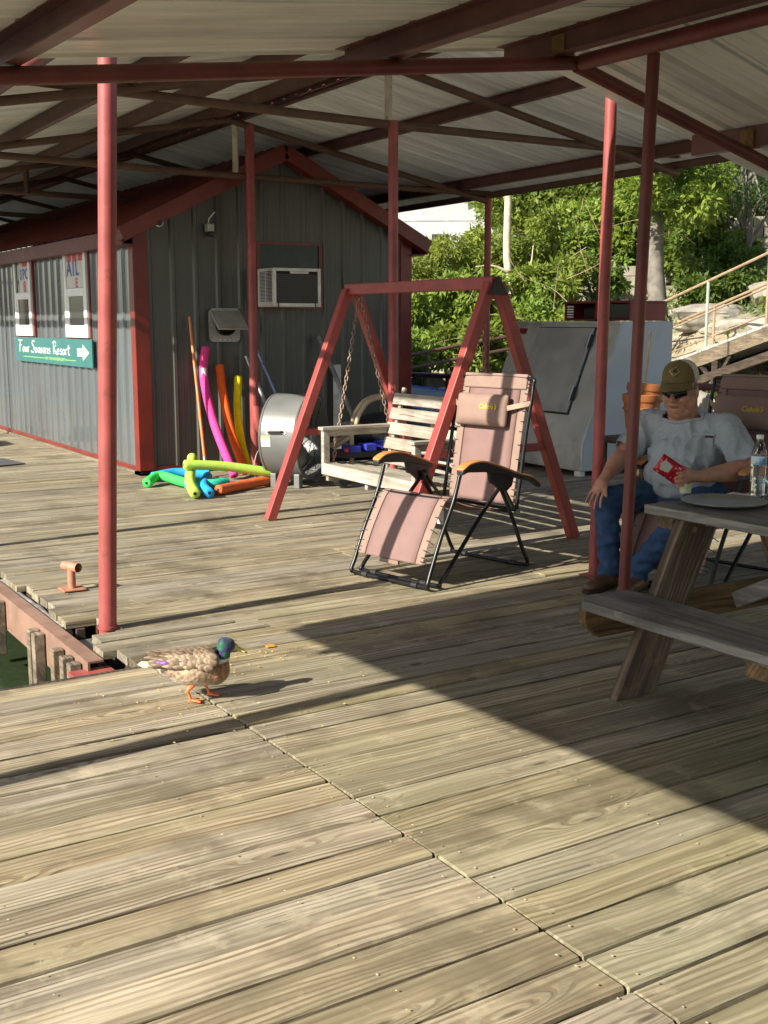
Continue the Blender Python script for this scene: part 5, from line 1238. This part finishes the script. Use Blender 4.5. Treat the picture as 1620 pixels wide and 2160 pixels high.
    for s, fx, knee in ((-1, -.035, -.02), (1, .045, -.015)):
        l = blob([('c', (-.012 + fx * .35, s * .032, .075), .014, (fx + knee * .2 - .012, s * .03, .042), .0062), ('c', (fx - .012, s * .03, .042), .006, (fx, s * .03, .008), .0052), ('c', (fx, s * .03, .008), .0058, (fx + .04, s * .03, .0048), .0038),
                  ('c', (fx, s * .03, .008), .0055, (fx + .034, s * .03 + .022, .0048), .0036), ('c', (fx, s * .03, .008), .0055, (fx + .034, s * .03 - .022, .0048), .0036), ('c', (fx, s * .03, .008), .005, (fx - .012, s * .03, .005), .003)], .0022, 2)
        lo = link('leg', l, org, t, True, False)
        w = MB(); w.add([(fx + .002, s * .03, .0075), (fx + .034, s * .03 + .022, .0055), (fx + .032, s * .03 + .010, .0055), (fx + .04, s * .03, .0055), (fx + .032, s * .03 - .010, .0055), (fx + .034, s * .03 - .022, .0055)], [(0, 1, 2), (0, 2, 3), (0, 3, 4), (0, 4, 5)])
        o = w.build('web', org, lo, True, False); o.modifiers.new('s', 'SOLIDIFY').thickness = .0015
    t.scale = (.93, .96, .98)
    return t
duck()
# crumbs scattered by the duck
cm = MB()
for i in range(120):
    if random.random() < .6: x, y = random.gauss(1.55, .28), random.gauss(3.95, .25)
    else: x, y = random.gauss(2.1, .2), random.gauss(4.2, .12)
    if y > 4.33: continue
    r = random.uniform(.002, .0055); Mx = Matrix.Translation((x, y, .003 + r * .4)) @ Matrix.Rotation(random.random() * 6, 4, 'Z') @ Matrix.Diagonal((r, r * .8, r * .6, 1))
    cm.add([Mx @ V(p) for p in ((1, 0, 0), (0, 1, 0), (-1, 0, 0), (0, -1, 0), (0, 0, 1), (0, 0, -1))], [(0, 1, 4), (1, 2, 4), (2, 3, 4), (3, 0, 4), (1, 0, 5), (2, 1, 5), (3, 2, 5), (0, 3, 5)])
tag(cm.build('bread_crumbs', plain('golden_crumb', (.68, .44, .15), .8, 0, .3, 90)), 'golden crumbs scattered on the planks round the duck', 'crumbs', kind='stuff')
cr = MB(); cr.prism([(-.018, -.010), (.016, -.014), (.02, .006), (.0, .014), (-.02, .008)], .005, Matrix.Translation((2.137, 4.341, .0075)) @ Matrix.Rotation(R(6), 4, 'X')); bev(tag(cr.build('orange_cracker', plain('orange_cracker_mat', (.75, .26, .03), .7)), 'orange cracker piece on the deck beyond the duck', 'cracker'), .001)

# ================================================================== ice box, buckets, rails
IB = empty('ice_chest', (7.5, 8.55, 0), label='big grey metal ice chest with slanted front door', cat='ice chest')
ibm = plain('dull_galvanised_ice_box', (.50, .51, .49), .5, .3, .12, 3, c2=(.22, .23, .17), c2amt=(.5, .72)); ibs = plain('blue_grey_ice_box_side', (.40, .45, .49), .5, .15, .08, 3)
Y0i, Y1i = 7.80, 9.32
side = [(7.02, .05), (7.02, .30), (7.47, 1.41), (8.12, 1.41), (8.12, .05)]
m = MB(); m.prism(side, Y1i - Y0i, Matrix.Translation((0, (Y0i + Y1i) / 2, 0)) @ Matrix.Rotation(R(90), 4, 'X')); bev(m.build('cabinet', ibm, IB), .012)
m = MB(); m.prism([(7.03, .06), (7.03, .30), (7.475, 1.4), (8.11, 1.4), (8.11, .06)], .004, Matrix.Translation((0, Y0i - .003, 0)) @ Matrix.Rotation(R(90), 4, 'X')); m.build('side_skin', ibs, IB)
# door on the slanted face
sn = V((-1.11, 0, .45)).normalized(); sv = V((.45, 0, 1.11)).normalized()
def slant(u, y, lift): return V((7.02, y, .30)) + sv * u + sn * lift
def slab(n, u0, u1, ya, yb, l0, l1, mat):
    m = MB(); vs = [slant(u, y, l) for l in (l0, l1) for y in (ya, yb) for u in (u0, u1)]
    m.add(vs, [(0, 2, 3, 1), (4, 5, 7, 6), (0, 1, 5, 4), (2, 6, 7, 3), (0, 4, 6, 2), (1, 3, 7, 5)]); return bev(m.build(n, mat, IB), .004)
slab('door', .28, 1.12, 8.12, 8.92, .004, .03, plain('ice_door_metal', (.43, .44, .44), .45, .4, .12, 4, c2=(.24, .25, .22), c2amt=(.55, .75))); slab('door_gasket', .265, 1.135, 8.105, 8.935, .001, .012, M['black'])
for u in (.40, .92):
    slab('hinge', u, u + .13, 8.085, 8.14, .03, .05, M['black']); auto_smooth(MB().tube([slant(u - .01, 8.11, .055), slant(u + .14, 8.11, .055)], .012, 8).build('hinge_pin', M['grey_metal'], IB))
slab('door_handle', .66, .80, 8.93, 8.95, .01, .05, M['black']); slab('marker_lamp', 1.06, 1.12, 9.12, 9.24, .004, .014, flat('dark_red_lens', (.18, .03, .025), .3))
slab('top_lip', 1.165, 1.19, Y0i, Y1i, .003, .02, ibm)
bev(MB().box(7.04, 7.10, 7.84, 7.92, .0, .06).build('foot', M['white_plastic'], IB), .004); bev(MB().box(7.04, 7.10, 9.2, 9.28, .0, .06).build('foot', M['white_plastic'], IB), .004)
RB = empty('compressor_box', (7.85, 8.4, 1.42), label='dark red compressor housing on top of the ice chest', cat='compressor')
dr = painted_steel('dark_red_housing', (.20, .022, .024), .45, .15)
m = MB(); x0, x1, y0, y1, z0, z1 = 7.62, 8.08, 7.86, 8.78, 1.415, 1.60
m.box(x0, x1, y0, y1, z1 - .02, z1); m.box(x0, x1, y0, y0 + .025, z0, z1 - .02); m.box(x0, x1, y1 - .025, y1, z0, z1 - .02); m.box(x0, x0 + .02, 8.24, 8.34, z0, z1 - .02); m.box(x1 - .02, x1, y0 + .025, y1 - .025, z0, z1 - .02); m.box(x0, x0 + .02, y0 + .025, y1 - .025, z0, z0 + .02)
bev(m.build('housing', dr, RB), .004)
bev(MB().box(7.72, 7.95, 8.42, 8.62, z0 + .02, z0 + .13).build('compressor', M['black'], RB), .02)
for i in range(5): MB().box(7.63, 7.64, 8.66, 8.75, z0 + .03 + i * .025, z0 + .043 + i * .025).build('louver', M['white_plastic'], RB)
MB().box(7.64, 7.66, 7.90, 8.22, z0 + .025, z1 - .03).build('coil_panel', flat('dark_coil', (.05, .055, .05), .6, scale=40), RB)
def bucket(loc, tilt, mat, label):
    b = empty('terracotta_bucket', loc, label=label, cat='bucket', group='stacked orange buckets'); Mx = Matrix.Translation(loc) @ Matrix.Rotation(R(tilt), 4, 'Y') @ Matrix.Diagonal((.85, .85, .9, 1))
    auto_smooth(MB().lathe([(0, 0), (.105, 0), (.135, .26), (.142, .26), (.146, .27), (.146, .31), (.140, .315), (.132, .31), (.10, .012), (0, .012)], Mx, 32, False).build('pail', mat, b), 40)
    auto_smooth(MB().lathe([(.1375, .20), (.1435, .205), (.1435, .215), (.138, .22)], Mx, 32, False).build('ring', mat, b), 40)
tcm = plain('burnt_orange_plastic', (.33, .115, .04), .5, 0, .12, 8)
SC = empty('low_stand', (5.46, 5.46, 0), label='low dark stand under the orange buckets behind the man', cat='stand')
bev(MB().box(5.2, 5.66, 5.24, 5.66, .62, .655).build('top', M['dark_wood'], SC), .004)
for x in (5.23, 5.60):
    for y in (5.27, 5.6): bev(MB().box(x, x + .035, y, y + .035, 0, .619).build('leg', M['dark_wood'], SC), .003)
bucket((5.40, 5.44, .656), 0, tcm, 'lower orange bucket of the stack behind the man'); bucket((5.40, 5.445, .72), 9, tcm, 'tilted upper orange bucket nested in the lower one')
auto_smooth(tag(MB().tube([(5.43, 5.46, .9), (5.47, 5.45, 1.345)], .0085, 10).build('pale_stick', plain('pale_wood_stick', (.5, .4, .22), .6)), 'pale thin stick standing up out of the orange buckets', 'stick'))

RL = empty('dock_railing', (8.2, 9, 0), label='dark red pipe railing along the shore side of the dock', cat='railing')
auto_smooth(MB().tube([(8.2, 4.0, .86), (8.2, 14.5, .70)], .034, 12).build('top_rail', M['pipe_red'], RL))
auto_smooth(MB().tube([(8.2, 4.0, .42), (8.2, 14.5, .32)], .012, 8).build('cable', M['dark'], RL))
for yy in (4.4, 6.3, 8.0, 10.0, 11.6, 13.2): auto_smooth(MB().tube([(8.2, yy, 0), (8.2, yy, .78)], .024, 10).build('rail_post', M['pipe_red'], RL))

# ================================================================== gangway up the bank
GW = empty('gangway', (12.8, 11, .8), label='long wooden gangway with pipe handrails climbing the bank', cat='gangway')
gL, gR = V((13.55, 15.9, -.15)), V((12.35, 7.4, 2.24)); gd = (gR - gL); gl = gd.length; gd.normalize(); ga = V((gd.y, -gd.x, 0)).normalized()
if ga.x < 0: ga = -ga
n = 46
pm_ = MB(); 
for i in range(n):
    p = gL + gd * gl * (i + .5) / n; m = MB(); m.beam(p - ga * .05, p + ga * 1.15, gl / n * .93, .035, up=gd.cross(ga)); m.build('deck_board', M['ramp_wood'], GW)
for s in (-.02, 1.1): m = MB(); m.beam(gL + ga * s - V((0, 0, .12)), gR + ga * s - V((0, 0, .12)), .05, .19); m.build('stringer', M['deck_y'] if s < 0 else M['dark_wood'], GW)
m = MB(); m.beam(gL + ga * .0 - V((0, 0, .42)), gR + ga * .0 - V((0, 0, .42)), .08, .12); m.build('lower_beam', M['dark_wood'], GW)
rail_m = painted_steel('tan_pipe_rail', (.34, .24, .15), .5, .4, 9); green_m2 = painted_steel('pale_green_rail_post', (.36, .40, .33), .5, .2)
for s in (-.03, 1.13):
    a = gL + ga * s; b = gR + ga * s
    for hgt in (.98, .52): auto_smooth(MB().tube([a + V((0, 0, hgt)), b + V((0, 0, hgt))], .022 if hgt > .9 else .014, 8).build('handrail', rail_m, GW))
    for i in range(7):
        p = a.lerp(b, (i + .4) / 7); auto_smooth(MB().tube([p, p + V((0, 0, .98))], .022, 8).build('rail_post', green_m2 if (i % 2 and s < 0) else rail_m, GW))
for i in range(5):
    p = gL.lerp(gR, (i + .55) / 5)
    for s in (.02, 1.05):
        q = p + ga * s; zb = terrain_h(q.x, q.y) - .2; m = MB(); m.beam((q.x, q.y, zb), (q.x, q.y, q.z - .2), .11, .11, up=(0, 1, 0)); m.build('support_post', M['dark_wood'], GW)
    for sg in (-1, 1): m = MB(); m.beam(p + V((0, 0, -.55)), p + gd * .35 * sg + V((0, 0, -.2)), .05, .05); m.build('knee_brace', M['dark_wood'], GW)
HR = empty('lower_handrail', (10, 15.1, .5), label='dark sloping handrail at the foot of the bank by the shed', cat='railing')
for a, b in (((8.8, 15.2, .72), (12.6, 15.0, 1.28)), ((8.8, 15.15, .52), (12.4, 14.95, 1.05))): auto_smooth(MB().tube([a, b], .028, 8).build('rail', M['pipe_brown'], HR))
for t in (.1, .4, .7): x = 8.8 + 3.8 * t; auto_smooth(MB().tube([(x, 15.17, terrain_h(x, 15.17) - .3), (x, 15.17, .73 + .56 * t)], .026, 8).build('rail_post', M['pipe_brown'], HR))

# ================================================================== rocks
lime_r = plain('limestone_rock', (.30, .275, .23), .9, 0, .3, 3.5, .6, c2=(.2, .17, .13), c2amt=(.55, .75), bscale=18)
def boulder(loc, rad, seed, label, flatz=1.0):
    bm = bmesh.new(); bmesh.ops.create_icosphere(bm, subdivisions=4, radius=1)
    rs_ = random.Random(seed); pl = [(V((rs_.gauss(0, 1), rs_.gauss(0, 1), rs_.gauss(0, 1))).normalized(), rs_.uniform(.55, .85)) for _ in range(11)]
    for v in bm.verts:
        p = v.co.copy()
        for n_, d_ in pl:
            k = p.dot(n_)
            if k > d_: p -= n_ * (k - d_)
        p *= 1 + .10 * noise.noise(p * 2 + V((seed, 0, 0))) + .05 * noise.noise(p * 6 + V((seed, 0, 0)))
        v.co = V((p.x * rad[0], p.y * rad[1], p.z * rad[2]))
    me = bpy.data.meshes.new('rock'); bm.to_mesh(me); bm.free()
    o = link('boulder', me, lime_r); o.location = loc; o.rotation_euler = (0, 0, rs_.uniform(0, 6)); auto_smooth(o, 28)
    tag(o, label, 'rock', 'limestone boulders on the bank')
BR = [((9.75, 8.95, .72), (.62, .55, .5), 'big pale limestone boulder behind the head of the man'), ((10.5, 8.5, .62), (.55, .45, .35), 'flat pale boulder right of the biggest boulder'), ((10.1, 9.9, .55), (.4, .4, .3), 'small boulder left of the biggest boulder'),
      ((15.4, 13.9, 1.45), (1.0, .7, .28), 'long flat ledge rock below the gangway rail'), ((15.3, 12.9, 1.3), (.9, .6, .3), 'layered ledge rock right of the grey tree trunk'), ((16.3, 13.2, 1.95), (.9, .7, .3), 'upper ledge rock under the dark foliage'),
      ((11.0, 16.2, .2), (.5, .4, .35), 'pale shore rock beyond the shed corner'), ((10.6, 15.0, .1), (.45, .4, .28), 'small shore rock under the sloping handrail'), ((11.9, 15.6, .35), (.5, .4, .35), 'shore rock left of the swing post'), ((10.9, 13.9, .15), (.5, .45, .3), 'shore rock behind the swing frame'), ((11.6, 10.9, .62), (.5, .4, .28), 'rock under the gangway supports'), ((11.2, 7.6, .75), (.6, .5, .35), 'rock at the right picture edge above the shaded chair'), ((12.4, 9.4, .85), (.55, .5, .35), 'rock under the upper gangway'),
      ((10.2, 17.6, .05), (.4, .4, .25), 'low shore rock at the far left of the bank')]
for i, (l, r_, lb) in enumerate(BR): boulder((l[0], l[1], min(l[2], terrain_h(l[0], l[1]) + r_[2] * .45)), r_, i * 7 + 3, lb)
# loose stones on the shore: one mass
sm_ = MB(); rs_ = random.Random(5)
ico = bmesh.new(); bmesh.ops.create_icosphere(ico, subdivisions=1, radius=1); iv = [v.co.copy() for v in ico.verts]; if_ = [tuple(v.index for v in f.verts) for f in ico.faces]; ico.free()
for i in range(900):
    x = rs_.uniform(9.3, 13.5); y = rs_.uniform(5.5, 19); r = rs_.uniform(.04, .2) * rs_.random() + .03
    Mx = Matrix.Translation((x, y, terrain_h(x, y) + r * .15)) @ Matrix.Rotation(rs_.random() * 6, 4, 'Z') @ Matrix.Diagonal((r * rs_.uniform(.8, 1.6), r, r * rs_.uniform(.4, .8), 1))
    sm_.add([Mx @ (p * rs_.uniform(.8, 1.2)) for p in iv], if_)
tag(sm_.build('shore_stones', lime_r), 'loose pale stones covering the lake shore', 'stones', kind='stuff')

# ================================================================== retaining walls of concrete block
blk = plain('old_concrete_block', (.34, .31, .25), .9, 0, .25, 2.5, .4, c2=(.14, .13, .09), c2amt=(.5, .75), bscale=40)
def block_wall(p0, p1, z0, rows_, label):
    p0, p1 = V(p0), V(p1); d = (p1 - p0); L = d.length; d.normalize(); t = empty('block_wall', p0, label=label, cat='wall')
    me = None; nb = int(L / .41)
    mbk = MB(); mbk.box(-.2, .2, -.1, .1, 0, .195); me = mbk.mesh('block'); me.materials.append(blk)
    ang = math.atan2(d.y, d.x)
    for r_ in range(rows_):
        for i in range(nb + (r_ % 2)):
            o = bpy.data.objects.new('block', me); col.objects.link(o); o.parent = t
            q = d * ((i + .5 - (.5 if r_ % 2 else 0)) * .408); o.location = (q.x + random.uniform(-.008, .008), q.y + random.uniform(-.008, .008), z0 - p0.z + r_ * .202); o.rotation_euler = (0, 0, ang)
block_wall((14.9, 19.6, 0), (18.2, 17.2, 0), 1.35, 6, 'low weathered concrete block wall below the bushes')
block_wall((17.4, 15.9, 0), (20.4, 13.4, 0), 2.0, 7, 'shaded block retaining wall at the right edge under the trees')

# ================================================================== pale building above the bank
PB = empty('pale_building', (21.5, 30.5, 3), label='pale building corner seen above the bushes beyond the shed', cat='building')
bw_ = plain('pale_building_render', (.40, .42, .45), .8, 0, .08, 1.5); bd = (V((22.9, 29.2, 0)) - V((18.3, 32.6, 0))); bL = bd.length; bang = math.atan2(bd.y, bd.x)
Mbd = Matrix.Translation((18.3, 32.6, 0)) @ Matrix.Rotation(bang, 4, 'Z')
m = MB(); m.box(0, bL, 0, 5, 1.0, 9.0, Mbd); m.build('wall', bw_, PB)
for z in (3.3, 4.55, 5.8): m = MB(); m.box(0, bL, -.012, -.002, z, z + .03, Mbd); m.build('panel_joint', plain('joint_grey', (.3, .3, .3), .8) if z == 3.3 else bpy.data.materials['joint_grey'], PB)
wn_ = MB(); wn_.box(3.35, 3.85, -.05, -.003, 3.65, 4.15, Mbd); wo_ = wn_.build('window', M['black'], PB); m = MB(); m.box(3.42, 3.78, -.06, -.051, 3.72, 4.08, Mbd); link('pane', m.mesh('pane'), M['glass_dark'], wo_)

# ================================================================== trees and bushes
def leaf_mat(name, c1, c2, trans=.42):
    k = NT(name); g = k.n('ShaderNodeNewGeometry'); r = g.outputs['Random Per Island']
    cc = k.mix(r, c1, c2); n = k.noise(g.outputs['Position'], .9, 3); cc = k.mix(k.math('MULTIPLY', k.ramp(n, .45, .7), .45), cc, tuple(x * 1.5 for x in c2))
    hs = k.n('ShaderNodeHueSaturation'); rr_ = k.rnd(); k.l(cc, hs.inputs['Color']); k.l(k.math('ADD', .478, k.math('MULTIPLY', rr_, .034)), hs.inputs['Hue']); k.l(k.math('ADD', .75, k.math('MULTIPLY', k.math('FRACT', k.math('MULTIPLY', rr_, 9.7)), .6)), hs.inputs['Value']); cc = hs.outputs[0]
    k.setp(Base_Color=cc, Roughness=.5, Specular_IOR_Level=.35)
    tr_ = k.n('ShaderNodeBsdfTranslucent'); k.l(k.mix(.5, cc, (.25, .32, .04)), tr_.inputs[0]); mx = k.n('ShaderNodeMixShader'); mx.inputs[0].default_value = trans
    k.l(k.p.outputs[0], mx.inputs[1]); k.l(tr_.outputs[0], mx.inputs[2]); k.l(mx.outputs[0], k.out.inputs[0]); return k.m
LM = {'oak': leaf_mat('oak_leaf', (.075, .13, .02), (.18, .235, .035)), 'bush': leaf_mat('bush_leaf', (.10, .165, .02), (.24, .30, .05)), 'locust': leaf_mat('locust_leaf', (.022, .06, .022), (.05, .11, .035)), 'fill': leaf_mat('far_leaf', (.03, .06, .015), (.07, .11, .025)), 'vine': leaf_mat('vine_leaf', (.05, .11, .02), (.12, .19, .035)), 'weed': leaf_mat('weed_leaf', (.08, .16, .02), (.2, .3, .05))}
stem_g = plain('green_stem', (.06, .08, .03), .8)
bark = plain('grey_bark', (.15, .135, .115), .9, 0, .35, 6, .7, bscale=30); bark_p = plain('pale_bare_bark', (.5, .41, .29), .85, 0, .2, 5, .4, bscale=25); twig = plain('dry_twig', (.34, .26, .16), .9)
rng = np.random.default_rng(11)
def leaves(centers, radii, n, size, droop=.0, aspect=2.2, seed=0):
    """n leaf blades spread over clumps; each blade is a folded 6-vertex diamond"""
    k = rng.integers(0, len(centers), n); C_ = np.asarray(centers)[k]; Rr = np.asarray(radii)[k]
    u = rng.normal(size=(n, 3)); u /= np.linalg.norm(u, axis=1)[:, None]; rad = (.35 + .65 * rng.random(n) ** .45)[:, None]
    p = C_ + u * rad * Rr
    d = rng.normal(size=(n, 3)) * .75 + u * .7; d[:, 2] -= droop; d /= np.linalg.norm(d, axis=1)[:, None]
    up = rng.normal(size=(n, 3)) * .55 + np.array([-.35, -.2, .9]); s = np.cross(d, up); s /= (np.linalg.norm(s, axis=1)[:, None] + 1e-9); nn = np.cross(s, d)
    L = (size * (.6 + .8 * rng.random(n)))[:, None]; w = L / aspect
    v = np.empty((n, 6, 3)); v[:, 0] = p; v[:, 1] = p + d * L * .45 + s * w * .5 + nn * w * .12; v[:, 2] = p + d * L * .5; v[:, 3] = p + d * L * .45 - s * w * .5 + nn * w * .12; v[:, 4] = p + d * L; v[:, 5] = v[:, 4]
    v = v[:, :5].reshape(-1, 3); b = (np.arange(n) * 5)[:, None]
    f = np.concatenate([np.concatenate([b, b + 1, b + 2], 1), np.concatenate([b, b + 2, b + 3], 1), np.concatenate([b + 1, b + 4, b + 2], 1), np.concatenate([b + 2, b + 4, b + 3], 1)], 0)
    me = bpy.data.meshes.new('leaves'); me.vertices.add(len(v)); me.vertices.foreach_set('co', v.ravel()); me.loops.add(len(f) * 3); me.loops.foreach_set('vertex_index', f.ravel().astype(np.int32)); me.polygons.add(len(f)); me.polygons.foreach_set('loop_start', np.arange(0, len(f) * 3, 3, dtype=np.int32)); me.polygons.foreach_set('loop_total', np.full(len(f), 3, dtype=np.int32)); me.update(calc_edges=True); me.validate()
    return me
def tree(name, c, rad, nclump, nleaf, size, kind, label, cat, group, trunk=True, seed=1, tmat=None, droop=.1):
    asp = {'bush': 3.0, 'locust': 3.2, 'weed': 4.0}.get(kind, 2.1)
    rs_ = random.Random(seed); gz_ = terrain_h(c[0], c[1]); t = empty(name, (c[0], c[1], gz_), label=label, cat=cat, group=group)
    cs, rr = [], []
    for i in range(nclump):
        a = rs_.uniform(0, 6.283); q = rs_.uniform(-.85, .95); h = math.sqrt(max(0, 1 - q * q)); k = rs_.uniform(.45, .95)
        cs.append((c[0] + rad[0] * h * k * math.cos(a), c[1] + rad[1] * h * k * math.sin(a), c[2] + rad[2] * q * k)); s = rs_.uniform(.22, .42); rr.append((rad[0] * s, rad[1] * s, rad[2] * s * .8))
    link('crown', leaves(cs, rr, nleaf, size, droop, asp), LM[kind], t)
    tm = MB(); base = V((c[0] + rs_.uniform(-.3, .3), c[1] + rs_.uniform(-.3, .3), gz_ - .3)); top = V((c[0], c[1], c[2] + rad[2] * .3)); r0 = .10 if trunk else .035
    mid = base.lerp(top, .5) + V((rs_.uniform(-.2, .2), rs_.uniform(-.2, .2), 0))
    if trunk: tm.tube(smooth_curve([base, mid, top], 6), [r0 * (1 - .7 * i / 12) for i in range(13)], 9)
    for i in range(0 if kind == 'weed' else min(nclump, 14)):
        s0 = base.lerp(top, rs_.uniform(.3, .9) if trunk else rs_.uniform(.0, .2)); e = V(cs[i]); m_ = s0.lerp(e, .5) + V((0, 0, .15)); cu = smooth_curve([s0, m_, e], 4); tm.tube(cu, [r0 * .4 * (1 - .8 * j / (len(cu) - 1)) + .004 for j in range(len(cu))], 5)
    if tm.v: tm.build('trunk' if trunk else 'stems', tmat or (bark if trunk else stem_g), t, True)
    return t
PLANTS = [('locust', 17.17, 14.88, 4.3, 1.5, 'dark feathery tree at the upper right edge'), ('locust', 18.9, 14.6, 4.9, 1.7, 'dark feathery tree beyond the right picture edge'),
 ('oak', 18.47, 17.62, 3.9, 1.5, 'broad green tree right of the near red posts'), ('oak', 19.03, 19.76, 4.5, 1.8, 'green tree behind the tall grey trunk'), ('oak', 18.2, 21.27, 4.4, 1.8, 'green tree under the middle of the eave'), ('oak', 17.5, 21.6, 3.9, 1.35, 'green tree left of the middle, behind the bare trunk'), ('oak', 17.15, 15.81, 2.9, 1.1, 'green tree low over the gangway rail'), ('oak', 17.3, 19.0, 3.2, 1.2, 'green tree just above the block wall'),
 ('bush', 14.35, 17.54, 2.5, 1.0, 'bright bush over the corner of the swing beam'), ('bush', 13.9, 19.0, 2.6, .95, 'tall bright bush below the pale building'), ('bush', 12.7, 18.9, 2.3, .95, 'bright bush beside the shed corner trim'), ('bush', 11.44, 16.9, 1.5, .8, 'leafy bush right of the shed wall'), ('bush', 12.2, 16.7, 1.6, .8, 'leafy bush left of the swing apex'), ('bush', 12.9, 16.3, 1.6, .8, 'leafy bush behind the swing apex'), ('bush', 13.9, 16.58, 1.8, .8, 'leafy bush right of the bare trunk'), ('bush', 10.6, 15.9, .85, .6, 'low bush by the sloping handrail'), ('bush', 11.5, 15.6, .95, .65, 'low bush behind the left swing chain'), ('bush', 12.3, 15.4, 1.0, .6, 'low bush left of the ice chest'), ('bush', 13.2, 15.5, 1.2, .6, 'low bush behind the ice chest corner'),
 ('vine', 15.8, 17.2, 2.3, .55, 'vine hanging over the block wall'), ('vine', 16.5, 13.6, 1.9, .8, 'dark shrub at the right edge above the gangway'), ('vine', 16.9, 14.65, 2.2, .8, 'dark shrub below the feathery tree'), ('vine', 15.6, 14.2, 2.0, .6, 'shrub right of the grey trunk'),
 ('fill', 24.0, 24.1, 6.0, 2.8, 'distant tree crown behind the tall grey trunk'), ('fill', 23.0, 27.4, 6.3, 2.8, 'distant tree crown under the middle of the eave'), ('fill', 24.4, 21.2, 4.6, 2.5, 'distant tree crown behind the feathery tree'), ('fill', 20.3, 24.6, 4.6, 1.6, 'distant tree crown right of the pale building'), ('fill', 26.0, 22.5, 6.3, 3.0, 'distant tree crown at the upper right'), ('fill', 21.0, 17.5, 4.6, 2.2, 'distant tree crown over the right block wall'),
 ('weed', 14.2, 13.9, 1.45, .3, 'fern tuft below the grey trunk'), ('weed', 10.15, 8.2, .62, .3, 'bright weeds behind the shoulder of the man'), ('weed', 10.7, 7.4, .8, .35, 'bright weeds above the shaded chair'), ('weed', 10.7, 13.0, .35, .35, 'weeds on the shore behind the swing')]
for i, (kind, x, y, z, r_, lab) in enumerate(PLANTS):
    big = kind in ('oak', 'locust', 'fill'); gh = terrain_h(x, y)
    rz_ = max(.3, min(r_ * (.8 if big else .95), z - gh + .25))
    nl = {'oak': 9000, 'locust': 9000, 'fill': 6000, 'bush': 4800, 'vine': 3600, 'weed': 500}[kind]; sz = {'oak': .125, 'locust': .10, 'fill': .2, 'bush': .135, 'vine': .10, 'weed': .12}[kind]
    nl = int(nl * (1.0 if big else (r_ / .8) ** 2))
    tree({'oak': 'broadleaf_tree', 'locust': 'locust_tree', 'fill': 'broadleaf_tree', 'bush': 'bush', 'vine': 'bush', 'weed': 'weed_clump'}[kind], (x, y, z), (r_, r_, rz_), 30 if big else 18, nl, sz * (.8 + .4 * ((i * 7) % 5) / 4), kind, lab, 'tree' if big else ('weeds' if kind == 'weed' else 'bush'), 'trees and bushes on the bank', big, i + 3, droop=.55 if kind in ('bush', 'weed') else .15)
# bare pole trunk, big grey trunk
def trunk_only(name, pts, r0, r1, mat, label, limbs=()):
    t = empty(name, pts[0], label=label, cat='tree', group='bare trunks on the bank'); cu = smooth_curve(pts, 8)
    tr_ = MB().tube([p + V((noise.noise(p * 1.3) * .03, noise.noise(p * 1.3 + V((7, 0, 0))) * .03, 0)) for p in cu], [r0 + (r1 - r0) * i / (len(cu) - 1) for i in range(len(cu))], 14).build('trunk', mat, t, True)
    for l in limbs: cl_ = smooth_curve(l, 5); MB().tube(cl_, [.035 * (1 - .75 * i / (len(cl_) - 1)) for i in range(len(cl_))], 7).build('limb', mat, t, True)
trunk_only('bare_trunk', [(13.29, 16.69, .2), (13.33, 16.8, 1.6), (13.36, 17.0, 2.6), (13.45, 17.2, 4.6)], .08, .065, bark_p, 'pale bare trunk standing behind the swing apex', ([(13.33, 16.9, 2.3), (13.0, 17.0, 2.42), (12.7, 17.1, 2.4)], [(13.36, 16.95, 2.2), (13.7, 16.8, 2.4), (13.75, 16.75, 2.8)]))
trunk_only('grey_trunk', [(14.9, 14.57, .9), (14.88, 14.7, 1.8), (14.9, 14.85, 2.8), (14.98, 15.0, 5.2)], .175, .14, bark, 'thick grey tree trunk rising behind the gangway rails', ([(14.95, 14.9, 3.0), (15.3, 15.0, 3.5), (15.9, 15.3, 3.8)],))
gt = [o for o in col.objects if o.name.startswith('grey_trunk')][0]
cs_, rr_ = [], []
for i in range(26):
    q = V((random.gauss(0, 1), random.gauss(0, 1), random.gauss(0, 1))).normalized(); cs_.append((14.75 + q.x * .8, 14.2 + q.y * .8, 3.85 + q.z * .6)); rr_.append((.4, .4, .3))
link('crown', leaves(cs_, rr_, 7000, .11, .2, 2.2), LM['oak'], gt)
# dry twigs tangled in the bushes
tw = MB(); rs_ = random.Random(21)
for i in range(60):
    x = rs_.uniform(10.8, 17.5); y = rs_.uniform(14.2, 19.5); z = terrain_h(x, y) + rs_.uniform(.3, 2.6); p = V((x, y, z)); d = V((rs_.gauss(0, 1), rs_.gauss(0, 1), rs_.gauss(.2, .7))).normalized(); cu = smooth_curve([p, p + d * .4 + V((0, 0, rs_.uniform(-.1, .1))), p + d * rs_.uniform(.6, 1.2) + V((rs_.uniform(-.2, .2), 0, rs_.uniform(-.3, .1)))], 4); tw.tube(cu, [.007 * (1 - .8 * j / (len(cu) - 1)) for j in range(len(cu))], 4)
tag(tw.build('dry_twigs', twig), 'dry pale twigs tangled through the bushes on the bank', 'twigs', kind='stuff')
# grass and low growth on the bank
gx = rng.uniform(9.8, 20, 9000); gy = rng.uniform(5, 28, 9000); keep = [i for i in range(9000) if noise.noise(V((gx[i] * .5, gy[i] * .5, 4))) > -.05 or gx[i] > 15]
pc_ = [(gx[i], gy[i], terrain_h(gx[i], gy[i]) + .05) for i in keep]
tag(link('ground_cover', leaves(pc_, [(.25, .25, .12)] * len(pc_), 15000, .13, -.3, 3.0), LM['vine']), 'low green growth covering the upper bank', 'ground cover', kind='stuff')
